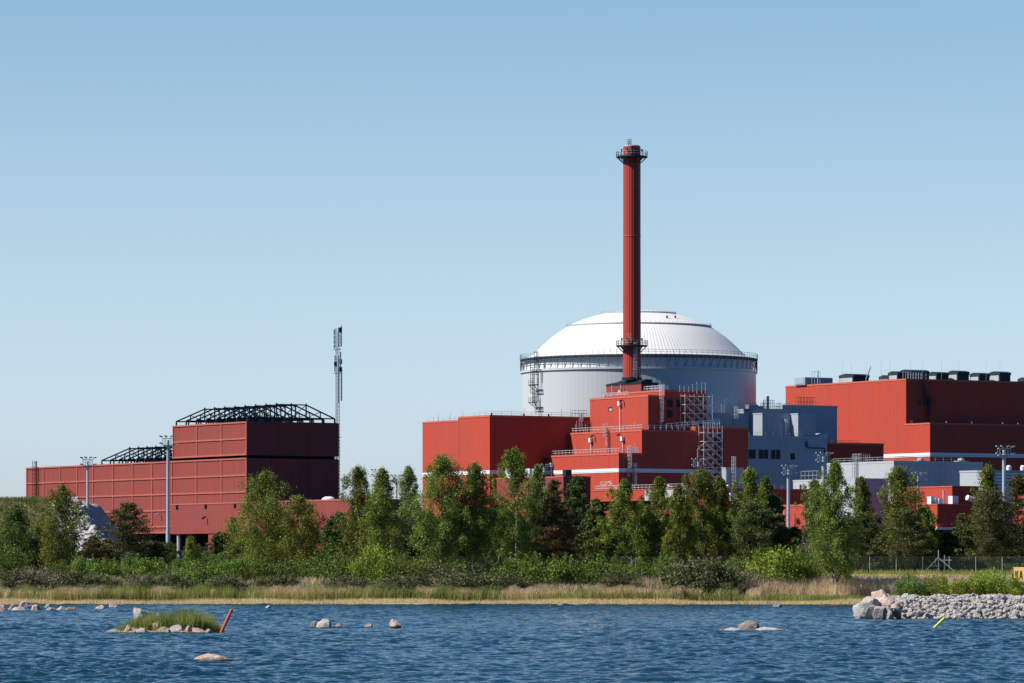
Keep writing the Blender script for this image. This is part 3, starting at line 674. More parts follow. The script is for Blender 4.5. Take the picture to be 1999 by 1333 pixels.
m.rail([(Nb[0]+alv_b(Nb,1464),Nb[1]+.4,Nb[5]),(Nb[0]+alv_b(Nb,1590),Nb[1]+.4,Nb[5])],.9,2.4,.05)
m.build('roof_railing', M['galv'], rn)
m = MB(); m.ladder((Jb[0]+alv_b(Jb,1434),Jb[1]-.35,zof(833,1113)),Jb[5]-zof(833,1113)+.6,(1,0,0),(0,-1,0),True,.09); m.build('caged_ladder', M['galv'], rn)

# ---- dark red low block between grey building and turbine hall
O_ = blk(None, 1600, 1725, 864, 1113, dl=8); O_[2] = zof(905, 1113)-14
ro = gempty('dark_red_block_building', O_[0], O_[1], GZ, 'small dark red block with thin rooftop railing, tucked right of the grey building', 'industrial building')
O_[2] = GZ-.4; wall(ro, O_, 'red'); m = MB(); m.rail([(O_[0]+alv_b(O_,1638),O_[1]+3,O_[5]),(O_[0]+alv_b(O_,1692),O_[1]+3,O_[5])],.7,2.5,.07); m.build('roof_railing', M['coping'], ro)

# ---- turbine hall on the right
Tb = blk(None, 1815.6, None, 825.3, 1150, dr=62); Ta = Tb[1]+alu_b(Tb, 1768.6); Te = Tb[1]+alu_b(Tb, 1533.5)
Tb[4] = Ta+.6; Tu = [Tb[0]+.02, Ta, GZ-.5, Tb[3], Te, zof(739.3, 1158.7)]
rt = gempty('turbine_hall', Tb[0], Tb[1], GZ, 'huge bright red turbine hall with rooftop ventilators at the right edge', 'industrial hall')
wt = wall(rt, Tu, 'red2', 'main_wall'); wl_ = wall(rt, [Tb[0]-.02]+Tb[1:], 'red2', 'front_wall')
zs0, zs1 = zof(890.8, 1150), zof(883.3, 1150)
stripe(rt, wl_, Tb, zs0, zs1, u1=Tb[1]+alu_b(Tb, 1700))
def roofvent(u0, px0, pxc, px1, yt, round_=True, dark=True, Yd=1160, base=None, name='ventilator'):
    """box ventilator with a shallow curved roof"""
    b = blk(px0, pxc, px1, yt, Yd); z0 = Tu[5] if base is None else base; z1 = b[5]
    o = MB().box(b[0], b[1], z0, b[3], b[4], z1-(1.0 if round_ else 0)).build(name, M['vent' if dark else 'grey'], rt)
    if round_:
        n = 8; pts = []
        for i in range(n+1):
            t = i/n; pts.append((b[0]-.15, b[1]-.15+(b[4]-b[1]+.3)*t, z1-.65+.65*math.sin(PI*(.12+.76*t))))
        pts = [(b[0]-.15, b[1]-.15, z1-1.05)] + pts + [(b[0]-.15, b[4]+.15, z1-1.05)]
        bsub(MB().prism(pts, (b[3]-b[0]+.3, 0, 0)), 'curved_roof', M['vent'], o, rt)
    s = MB().box(b[0]-.12, b[1]+.4, z0+.3, b[0]+.02, b[4]-.4, z1-1.1 if round_ else z1-.1); bsub(s, 'side_panel', M['greylite'] if round_ else M['grey'], o, rt)
for a in [(1639,1666,1696,728.5,1188),(1717,1735,1734.8,731.5,1172),(1734.5,1753,1772,723.8,1168),(1757,1776,1813,720.6,1170),(1813,1829,1851,725,1176),(1851,1870,1891.5,722.5,1177),(1894,1912,1931.5,726.7,1184),(1931,1952,1972.5,724,1185),(1988,2006,2030,736,1190)]:
    roofvent(0, a[0], a[1], max(a[2], a[1]+8), a[3], True, True, a[4])
roofvent(0, 1551, 1571.5, 1625.5, 736.2, False, False, 1196)
m = MB(); zt = Tu[5]
for px, Yd in ((1645,1190),(1662,1190),(1691,1186),(1720,1174),(1737,1170),(1777,1168),(1801,1170),(1838,1176),(1872,1180),(1952,1186),(1925,1184)):
    v_, u_ = grid(px, Yd); MB().bar((v_,u_,zt), (v_,u_,zt+5.5), .05, 4, .03).build('lightning_rod', M['galv'], rt)
m = MB(); v_, u_ = grid(1593, 1194)
m.rail([(v_-1.3,u_,zt),(v_+1.3,u_,zt)],3.3,.85,.08); m.bar((v_+.4,u_-.3,zt),(v_+.4,u_-.3,zt+3.6),.22)
v_, u_ = grid(1690, 1184); m.rail([(v_,u_,zt),(v_+1.5,u_,zt+3.5)],.9,.8,.08)
b_ = blk(1768,1772,1808,736,1159); m.rail([(b_[0],b_[1],zt),(b_[3],b_[1],zt)],1.6,.8,.09); m.rail([(b_[0],b_[1]+2,zt),(b_[3],b_[1]+2,zt)],1.9,.8,.09)
m.build('roof_railing', M['galv'], rt)
vv = Tu[0]+alv_b(Tu, 1802.5); m = MB(); m.ladder((vv,Tu[1]-.4,zof(788,1164)), Tu[5]-zof(788,1164)+.6, (1,0,0), (0,-1,0), True, .1)
m.ladder((vv+1.1,Tu[1]-.4,Tb[5]), zof(781,1164)-Tb[5], (1,0,0), (0,-1,0), True, .1); m.box(vv-1.6, Tu[1]-1.6, zof(788.5,1164), vv+1.9, Tu[1]-.1, zof(787,1164)); m.rail([(vv-1.6,Tu[1]-1.6,zof(787,1164)),(vv+1.9,Tu[1]-1.6,zof(787,1164))],1.2,.8,.09)
m.build('caged_ladder', M['dark'], rt)
m = MB(); m.rail([(Tb[0]+alv_b(Tb,1821),Ta-1.5,Tb[5]),(Tb[0]+.5,Ta-1.2,Tb[5])],.8,2,.07)
for px in (1850,1900,1960,1990): x = Tb[0]+alv_b(Tb,px); m.bar((x,Tb[1]+.5,Tb[5]),(x,Tb[1]+.5,Tb[5]+.5),.25)
m.build('ledge_railing', M['coping'], rt)
m = MB(); v_, u_ = grid(1600, 1180)
for i in range(6): x = K2[0]+alv_b(K2, 1586+i*6); m.rail([(x-1,K2[1]+6,K2[5]),(x+.6,K2[1]+6,K2[5])],2.3,.5,.07)
m.build('roof_cage', M['coping'], rn)

# ---- pale grey low hall, its lower wing and small blocks at the right
Pb = blk(1614.8, 1745.2, 1918.5, 899.9, 1060)
rp = gempty('low_grey_hall', Pb[0], Pb[1], GZ, 'long low pale-grey hall with roof railing in front of the turbine hall', 'industrial hall')
wp = wall(rp, Pb, 'grey', 'wall', 'greylite', .4)
Pf = MB().box(Pb[0]-.05, Pb[1]+.1, GZ, Pb[0]+.1, Pb[4], Pb[5]-.45).build('lit_side_tint', M['greylite'], rp)  # sunlight put into the colour: paler grey sheet over the sunlit face only
m = MB(); z = Pb[5]+.05; m.rail([(Pb[0]+1,Pb[4]-1,z),(Pb[0]+1,Pb[1]+1,z),(Pb[3]-6,Pb[1]+1,z)],1.0,2.2,.07)
m.build('roof_railing', M['galv'], rp); m = MB(); uu = Pb[1]+alu_b(Pb,1668); m.rail([(Pb[0]+.6,uu+1.6,z),(Pb[0]+.6,uu-2,z),(Pb[0]+3,uu-2,z)],1.9,.6,.09); m.ladder((Pb[0]-.35,uu-1,z-9),9.4,(0,1,0),(-1,0,0),True,.09)
m.build('caged_ladder', M['galv'], rp)
for px, f_ in ((1796,'l'),(1875,'d')):
    if f_ == 'l': v_, u_ = grid(1797, 1078)
    else: v_, u_ = grid(1876, 1080)
    MB().box(v_-1.5, u_-1, Pb[5], v_+1.5, u_+1, Pb[5]+.5).lathe([(.7,Pb[5]+.5),(.8,Pb[5]+.7),(.7,Pb[5]+1.1),(.2,Pb[5]+1.2)], 16, v_, u_).build('roof_fan', M['galv'], rp)
Qb = blk(1548.6, 1670, 1734, 934, 1045)
rq = gempty('small_grey_block', Qb[0], Qb[1], GZ, 'small pale-grey flat block with railing below the low grey hall', 'industrial building')
wq = wall(rq, Qb, 'grey', 'wall', 'greylite', .3); MB().box(Qb[0]-.05, Qb[1]+.1, GZ, Qb[0]+.1, Qb[4], Qb[5]-.32).build('lit_side_tint', M['greylite'], rq)  # sunlit side painted paler than the shaded side of the same block
roofrail(rq, Qb, 1558, 1640, h=2.0, mat='galv'); MB().box(Qb[0]-.1, Qb[1]+alu_b(Qb,1565), Qb[5]-3, Qb[0], Qb[1]+alu_b(Qb,1561.5), Qb[5]-1).build('wall_box', M['dark'], rq)
Tk = blk(1409, 1417, 1451, 912.8, 1066)
rk = gempty('equipment_cabin', Tk[0], Tk[1], GZ, 'tall grey equipment cabin with a ladder at the foot of the scaffold', 'equipment cabin')
wall(rk, Tk, 'grey', 'wall', 'greylite', .2); lad(rk, Tk, 1429, Tk[5]+1.6, Tk[5]-6, 'd', 'galv')
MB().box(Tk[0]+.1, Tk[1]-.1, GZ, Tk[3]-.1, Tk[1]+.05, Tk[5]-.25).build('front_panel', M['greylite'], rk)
Wb = blk(None, 1405, 1603, 953.5, 1038, dl=14)
rw = gempty('long_low_red_block', Wb[0], Wb[1], GZ, 'long low dark red block with white wall boxes and a railing, behind the middle trees', 'industrial building')
wall(rw, Wb, 'red', ch=.15)
for px, w_, h_ in ((1428,.95,.9),(1580,.3,.45)):
    x = Wb[0]+alv_b(Wb, px); MB().box(x-w_, Wb[1]-1.0, zof(978,1040), x+w_, Wb[1]-.05, zof(978,1040)+h_*2).build('wall_box', M['white'], rw)
m = MB(); m.rail([(Wb[0]+1,Wb[1]+1,Wb[5]),(Wb[3]-8,Wb[1]+1,Wb[5])],.9,2.2,.07); m.build('roof_railing', M['galv'], rw)
for px in (1420,1427): x = Wb[0]+alv_b(Wb, px); MB().lathe([(.6,Wb[5]),(.6,Wb[5]+.5),(.3,Wb[5]+.9),(.05,Wb[5]+.95)], 14, x, Wb[1]+1.4).build('roof_vent', M['white'], rw, True)
Xb = blk(1519, 1572, 1590, 985, 985)
rx = gempty('gabled_red_shed', Xb[0], Xb[1], GZ, 'small red shed with scaffolding in front, half hidden by birches', 'shed')
wall(rx, Xb, 'red2', cop='hallrib'); m = MB()
for px in (1530,1540,1550): uu = Xb[1]+alu_b(Xb, px); m.bar((Xb[0]-1.2,uu,GZ),(Xb[0]-1.2,uu,Xb[5]-.5),.16)
for zz in (3,5.5,8,10.5): m.bar((Xb[0]-1.2,Xb[1]+alu_b(Xb,1527),GZ+zz),(Xb[0]-1.2,Xb[1]+alu_b(Xb,1552),GZ+zz),.14)
m.build('scaffold_frame', M['alu'], rx)
Rb = blk(1750, 1858.7, 1912, 949, 1028); Sb = blk(1735, 1830, 1908, 984, 1012)
rs_ = gempty('two_tier_red_block', Sb[0], Sb[1], GZ, 'two-tier bright red block with rooftop cooling units between the right-hand trees', 'industrial building')
Sb[2] = zof(1029, 1012); wall(rs_, Sb, 'red2', 'lower_wall', ch=.15); wall(rs_, Rb, 'red2', 'upper_wall', ch=.2)
MB().box(Sb[0]-.5, Sb[1]-.5, zof(1034,1012), Sb[0]+8, Sb[4], zof(1029,1012)).build('white_canopy', M['white'], rs_)
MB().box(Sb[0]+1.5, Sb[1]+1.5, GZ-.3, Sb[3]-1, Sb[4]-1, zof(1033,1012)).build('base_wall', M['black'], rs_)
for px, s_ in ((1819,.75),(1827,.6),(1834,.55),(1861,.8)):
    v_, u_ = grid(px, 1017); MB().box(v_-s_, u_-s_, Sb[5], v_+s_, u_+s_, Sb[5]+2.2*s_+.1).build('cooling_unit', M['white'], rs_)
v_, u_ = grid(1842, 1020); MB().bar((v_,u_,Sb[5]), (v_,u_,Sb[5]+3.2), .45, 10).build('vent_pipe', M['galv'], rs_)
v_, u_ = grid(1888, 1000); MB().bar((v_,u_,zof(971,1000)), (v_+3.5,u_,zof(981,1000)), 1.2, 14).build('sloping_duct', M['white'], rs_)
Lo = blk(None, 1925, None, 918, 1052, dl=10, dr=30)
rl_ = gempty('louvred_plant_room', Lo[0], Lo[1], GZ, 'pale louvred plant room at the right edge in front of the turbine hall', 'plant room')
wall(rl_, Lo, 'greylite', cop='greylite'); m = MB()
for i in range(14): z = Lo[5]-.9-i*.75; m.box(Lo[0]+.4, Lo[1]-.22, z, Lo[3]-.4, Lo[1]-.02, z+.42)
m.build('louvres', M['stripe'], rl_)
for px in (1969.5, 1997): v_, u_ = grid(px, 1060); MB().lathe([(.62,Lo[5]),(.62,Lo[5]+1.0),(.4,Lo[5]+1.3),(.05,Lo[5]+1.35)], 18, v_, u_).build('silo', M['white'], rl_, True)
Or = blk(1977, 2050, None, 931, 985, dr=12)
ro2 = gempty('red_gatehouse', Or[0], Or[1], GZ, 'plain bright red block cut by the right edge of the picture behind the pines', 'industrial building')
wall(ro2, Or, 'red2', ch=.3); floodlight(ro2, (Or[0], Or[1]+alu_b(Or, 1985), Or[5]-2), (-1,0,0))

# ---- scaffold tower
sv, su = Gb[0]+alv_b(Gb, 1372), Gb[1]
sc_ = gempty('scaffold_tower', sv, su-2, GZ, 'tall pale steel scaffold stair tower against the shaded red wall', 'scaffolding')
def scaff(v0, v1, u0, u1, z0, z1, dz, flip, root, name):
    n = max(1, round((v1-v0)/2.6)); m = MB(); d = MB(); pk = MB()
    vs = [v0+(v1-v0)*i/n for i in range(n+1)]
    for v_ in vs:
        for u_ in (u0, u1): m.bar((v_,u_,z0), (v_,u_,z1), .10)
    z = z0; k = 0
    while z <= z1+.01:
        for u_ in (u0, u1): m.bar((v0,u_,z), (v1,u_,z), .08)
        for v_ in vs: m.bar((v_,u0,z), (v_,u1,z), .08)
        if z+1 < z1: m.bar((v0,u0,z+1.0), (v1,u0,z+1.0), .06)
        if z+dz <= z1+.01:
            for i in range(n):
                a_, b_ = (vs[i+1], vs[i]) if (i+0) % 2 == flip else (vs[i], vs[i+1])
                d.bar((vs[i],u0-.06,z+dz), (vs[i+1],u0-.06,z), .17)
                if i == n-1: d.bar((vs[i+1],u1,z+dz), (vs[i],u1,z), .1)
        if k % 1 == 0: pk.box(v0+.1, u0+.1, z+.02, v0+(v1-v0)*.3, u1-.1, z+.09)
        z += dz; k += 1
    m.build(name, M['alu'], root); d.build('diagonal_braces', M['alu'], root); pk.build('walk_boards', M['galv'], root)
w0, w1_ = Db[0]+alv_b(Db, 1326.5), Db[0]+alv_b(Db, 1380)
scaff(w0, w1_, Db[1]-2.4, Db[1]-.4, Eb[5]+.1, zof(768,1085), 2.05, 0, sc_, 'upper_frame')
m = MB(); m.rail([(w0-1.6,Db[1]-2.6,zof(764,1085)),(w1_-3.2,Db[1]-2.6,zof(764,1085))],1.5,1.3,.09); m.rail([(w0+2,Db[1]-2.6,zof(757,1085)),(w1_-3,Db[1]-2.6,zof(757,1085))],1.0,1.3,.09)
for x in (3.2,4.6,5.6): m.bar((w0+x,Db[1]-2.6,zof(768,1085)),(w0+x,Db[1]-2.6,zof(744,1085)),.08)
m.build('guard_rails', M['alu'], sc_); m = MB()
m.rail([(Eb[0]+alv_b(Eb,1311),Eb[1]+2.3,Eb[5]+.5),(Eb[0]+alv_b(Eb,1392),Eb[1]-2.6,Eb[5]+1.6)],1.1,1.3,.09)
m.rail([(Eb[0]+alv_b(Eb,1360),Eb[1]-2.8,Eb[5]+.7),(Eb[0]+alv_b(Eb,1392),Eb[1]-2.8,Eb[5]+.7)],1.4,.7,.09)
m.build('guard_rails', M['alu'], sc_)
w0, w1_ = Gb[0]+alv_b(Gb, 1362), Gb[0]+alv_b(Gb, 1398)
scaff(w0, w1_, Gb[1]-2.6, Gb[1]-.5, zof(945,1080)-4.2, zof(829,1080), 2.05, 1, sc_, 'lower_frame')
m = MB(); x0 = Gb[0]+alv_b(Gb,1348); x1 = Gb[0]+alv_b(Gb,1379); uu = Gb[1]-3
for a_ in ((x0,877,x0,948),(x0,871,x1,866),(x0,889,x1,893),(x0,877,x0+2.5,860),(x0,876,x1,876)): m.bar((a_[0],uu,zof(a_[1],1080)),(a_[2],uu,zof(a_[3],1080)),.1)
for py in (930,940): m.bar((x0-.8,uu,zof(py,1080)),(x0+1.6,uu,zof(py,1080)),.2); 
m.build('side_bay', M['alu'], sc_)

# ---- floodlight masts
def light_mast(px, ytop, Y, half, label, z0=GZ, tiers=2, cam_=True, r=.36):
    X = K(px)*Y; H = zof(ytop, Y)-z0
    t = empty('floodlight_mast', (X, Y, z0), .25, label, 'floodlight mast', 'floodlight masts round the plant')
    MB().lathe([(r*1.25,0),(r*1.15,H*.3),(r*.95,H*.33),(r*.8,H-1.9),(r*.75,H-.9),(r*.3,H-.88)], 20).build('pole', M['galv'], t, True)
    h = MB()
    for zz, k in ((H-.6,.95),(H-1.9,1.0)):
        for yy in (-.55, .55): h.bar((-half*.62,yy,zz), (half*.62,yy,zz), .10)
        h.bar((-half*.62,-.55,zz), (-half*.62,.55,zz), .1); h.bar((half*.62,-.55,zz), (half*.62,.55,zz), .1)
    for x in (-.62,-.3,.3,.62):
        for yy in (-.55,.55): h.bar((half*x,yy,H-1.9), (half*x,yy,H-.6), .07)
    h.box(-half*.62, -.55, H-2.0, half*.62, .55, H-1.93)
    h.bar((0,0,H-2.7), (half*.45,0,H-2.0), .12); h.bar((0,0,H-2.7), (-half*.45,0,H-2.0), .12); h.build('head_frame', M['galv'], t)
    for x, zz in ((-1,H-.25),(-.35,H-.2),(.35,H-.2),(1,H-.25),(-1,H-1.6),(1,H-1.6)):
        f = MB(); sx = half*x; dd = -.25 if x < 0 else .25
        f.bar((sx*.62,-.5,zz-.35), (sx*.85,-.6,zz), .07)
        f.bar((sx*.85-dd,-.7,zz-.06), (sx*.85+dd*1.6,-.8,zz+.06), .26); f.build('floodlight', M['greylite'], t)
    return t
light_mast(171, 891, 940, 1.55, 'thin grey floodlight mast standing by the rubble heap', r=.30)
t = light_mast(328, 849.5, 900, 1.75, 'tallest grey floodlight mast, in front of the black-framed hall', r=.36)
light_mast(1539, 907, 880, 1.35, 'short white floodlight mast before the grey building with three windows', r=.36)
light_mast(1607.5, 882, 880, 1.6, 'thick white floodlight mast with side camera arm, left of the tallest right birch', r=.42)
light_mast(1960, 869, 880, 1.8, 'white floodlight mast nearest the right edge of the picture', r=.42)
light_mast(1792, 921, 900, 1.3, 'floodlight mast almost hidden behind the broad right-hand birch', r=.25)
light_mast(1363, 894, 1045, 1.6, 'floodlight mast in front of the scaffold tower', r=.3)
light_mast(1062, 905, 1035, 1.5, 'floodlight mast over the dull red box with rooftop units', r=.3)
light_mast(735, 915, 1200, 1.6, 'far floodlight mast peeping between two birches left of the sky gap', r=.3)
light_mast(774, 926, 1150, 1.6, 'far floodlight mast peeping out right of the sky gap birch', r=.3)
# ------------------------------------------------------------------ foliage
def leafmat(name, a, b, c, trans=.2, rough=.55):
    m = NT(name, rough, 0, .3)
    n1 = m.noise(m.coord('Object'), .55, 2); n2 = m.noise(m.coord('Object'), 7, 2)
    col = m.ramp(n1, [(.35, a), (.5, b), (.65, c)])
    col = m.mix(m.math('MULTIPLY', m.math('GREATER_THAN', n2, .55), .45), col, c)
    oi = m.n('ShaderNodeObjectInfo'); hs = m.n('ShaderNodeHueSaturation')
    m.l(m.math('MULTIPLY_ADD', oi.outputs['Random'], .035, .482), hs.inputs['Hue']); m.l(m.math('MULTIPLY_ADD', oi.outputs['Random'], .4, .85), hs.inputs['Value'])
    m.l(col, hs.inputs['Color']); col = hs.outputs[0]; m.color(col)
    tr = m.n('ShaderNodeBsdfTranslucent'); m.l(col, tr.inputs[0]); mx = m.n('ShaderNodeMixShader'); mx.inputs[0].default_value = trans
    m.l(m.b.outputs[0], mx.inputs[1]); m.l(tr.outputs[0], mx.inputs[2]); m.l(mx.outputs[0], m.out.inputs[0]); return m.m
M['birch'] = leafmat('birch_leaves', (.085,.125,.014), (.14,.18,.022), (.25,.275,.045))
M['birch2'] = leafmat('pale_birch_leaves', (.11,.145,.035), (.155,.19,.05), (.24,.28,.085))
M['alder'] = leafmat('dark_leaves', (.045,.08,.012), (.075,.115,.018), (.13,.165,.034))
M['pine'] = leafmat('pine_needles', (.042,.055,.013), (.072,.088,.02), (.13,.135,.04), .12)
M['brown'] = leafmat('brown_pine_needles', (.085,.055,.016), (.15,.09,.028), (.22,.135,.045), .15)
M['bush'] = leafmat('shrub_leaves', (.085,.14,.016), (.125,.20,.026), (.21,.28,.05))
M['lime'] = leafmat('bright_shrub_leaves', (.15,.22,.02), (.22,.30,.03), (.33,.37,.055))
M['greyb'] = leafmat('grey_willow_leaves', (.075,.088,.032), (.12,.13,.05), (.18,.185,.085))
M['brownb'] = leafmat('grey_brown_shrub', (.13,.115,.065), (.19,.17,.10), (.25,.22,.14))
bk = NT('birch_bark', .8); bn = bk.noise(bk.coord('Object', (2,2,1.2)), 2.5, 4); bk.color(bk.ramp(bn, [(.36, (.06,.05,.04)), (.44, (.62,.60,.55)), (.7, (.78,.76,.72))])); M['bark'] = bk.m
M['pbark'] = plain('pine_bark', (.17,.085,.045), .9, 0, .4, 2)
M['dbark'] = plain('grey_bark', (.11,.09,.07), .9, 0, .4, 2)

def leaf_quads(ce, size, rs, aspect=.6, up=0.0):
    n = len(ce); d = rs.normal(size=(n, 3)); d[:, 2] += .8; d /= np.linalg.norm(d, axis=1)[:, None]+1e-9   # leaf normals, more of them facing up
    e = rs.normal(size=(n, 3)); e -= d*(e*d).sum(1)[:, None]; e /= np.linalg.norm(e, axis=1)[:, None]+1e-9
    b = np.cross(d, e); s = size*(.6+.8*rs.rand(n))[:, None]
    a1 = e*s*.5; b1 = b*s*.5*aspect
    return np.stack([ce-a1, ce+b1, ce+a1, ce-b1], 1).reshape(-1, 3)
def leaf_obj(name, ce, size, mat, parent, rs, aspect=.6, up=0.0, loc=None):
    q = leaf_quads(ce, size, rs, aspect, up); n = len(ce)
    return np_mesh(name, q, np.arange(n*4).reshape(-1, 4), mat, parent, loc)

def tree(kind, px, ytop, w_px, label, Y=645.0, seed=0, ybase=None, cb=.12, n=9500, lean=0.0, group='trees along the shore', rnd=False, mat=None, sparse=1.0):
    rs = np.random.RandomState(seed); X = K(px)*Y; gz = float(ground_z(np.array([[X]]), np.array([[Y]]))[0, 0])
    if ybase: gz = zof(ybase, Y)
    h = zof(ytop, Y)-gz; W = w_px*Y/F
    nm = {'b': 'birch_tree', 'p': 'pine_tree', 'a': 'alder_tree'}[kind]
    t = empty(nm, (X, Y, gz), 0, label, {'b': 'birch tree', 'p': 'pine tree', 'a': 'alder tree'}[kind], group)
    tm = MB(); bm_ = MB(); segs = 9; ang = rs.uniform(0, 6); pts = []
    for i in range(segs+1):
        f = i/segs; pts.append(Vector((lean*h*f*f+.18*math.sin(f*5+ang), .15*math.cos(f*4+ang), h*f*.96-.3)))
    r0 = .0095*h+.04 if kind != 'p' else .012*h+.05
    for i in range(segs): tm.bar(pts[i], pts[i+1], 2*r0*(1-.88*i/segs), 7, 2*r0*(1-.88*(i+1)/segs))
    def axis(f): x = f*segs; i = min(int(x), segs-1); return pts[i].lerp(pts[i+1], x-i)
    ce = []; n = int(n*{'b': 2.7, 'a': 2.3, 'p': 2.0}[kind]); NC = int((44+h*2.6)*(W/6.5)**.5)
    lob = rs.uniform(-1, 1, (4, 3)); cl = []
    for k in range(NC):
        s = ((k+rs.rand())/NC)**.92; az = k*2.399+rs.uniform(-.5, .5)
        if kind == 'b': prof = min(1, .68+s*1.3)*((1-s**3.6)**.58 if rnd else (1-s**2.1)**.62)
        elif kind == 'a': prof = min(1, .65+s*1.8)*(1-s**2.6)**.6
        else: prof = min(1, .62+s*1.8)*(1-s**2.2)**.7
        lb_ = 1+.16*math.sin(3*az+lob[0][0]*3+s*5*lob[0][1])+.13*math.sin(2*az+7*s+lob[1][0]*3)+.12*math.sin(11*s+lob[2][0]*6+az)
        env = W/2*prof*lb_; cr = (.20+.105*W)*(.62+.38*prof)*rs.uniform(.7, 1.25)*(.98 if kind == 'b' else 1.05)
        rad = max(0, env-cr*.55)*(rs.rand()**.55); zc = h*(cb+(1-cb)*s)
        if rs.rand() < .2: rad = env*rs.uniform(.95, 1.22); cr *= .6       # shoots that break the outline
        cl.append((rad*math.cos(az), rad*math.sin(az), min(zc, h-cr*.6), cr))
    for k in range(7): f_ = k/6.0; cl.append((rs.normal(0, .4)*(1.3-f_), rs.normal(0, .4)*(1.3-f_), h-2.0*(1-f_)-.25, .24+.26*(1-f_)))
    tot = sum(c_[3]**1.6 for c_ in cl)
    for cx_, cy_, cz_, cr in cl:
        f = min(.97, max(.03, cz_/h)); ax_ = axis(f); c0 = np.array([cx_+ax_.x, cy_+ax_.y, cz_])
        fb = max(.04, f-.10-.05*rs.rand()) if kind != 'p' else max(.04, f-.02); b0 = np.array(axis(fb))
        lw = r0*.42*(1-.7*f); mid = (b0+c0)/2+np.array([0, 0, .12 if kind != 'p' else -.08]); bm_.bar(b0, mid, lw*1.4, 4, lw); bm_.bar(mid, c0, lw, 4, lw*.35)
        m_ = max(12, int(n*cr**1.6/tot)); d_ = rs.normal(size=(m_, 3)); d_ /= np.linalg.norm(d_, axis=1)[:, None]; q_ = d_*(rs.rand(m_)**.55)[:, None]
        if kind == 'b':
            p_ = q_*[cr, cr, cr*.85]; rr2 = (p_[:, 0]**2+p_[:, 1]**2)/(cr*cr); p_[:, 2] -= rr2*cr*.55+rs.rand(m_)**2*cr*1.3
        elif kind == 'a': p_ = q_*[cr, cr, cr*.75]
        else:
            p_ = q_*[cr*1.25, cr*1.25, cr*.42]; p_[:, 2] += (p_[:, 0]**2+p_[:, 1]**2)/(cr*cr)*cr*.16
        k_ = rs.rand(m_) < .16; p_[k_] *= rs.uniform(1.15, 1.75, (k_.sum(), 1))      # loose sprays past the clump
        ce.append(c0+p_+rs.normal(0, .07, (m_, 3)))
    ce = np.concatenate(ce)
    tr_ = tm.build('trunk', M['bark' if kind == 'b' else ('pbark' if kind == 'p' else 'dbark')], t)
    bm_.build('branches', M['dbark'], t)
    ml = mat or {'b': 'birch', 'p': 'pine', 'a': 'alder'}[kind]
    leaf_obj('crown', ce, {'b': .20, 'a': .22, 'p': .25}[kind], M[ml], t, rs, {'b': .62, 'a': .7, 'p': .42}[kind])
    return t

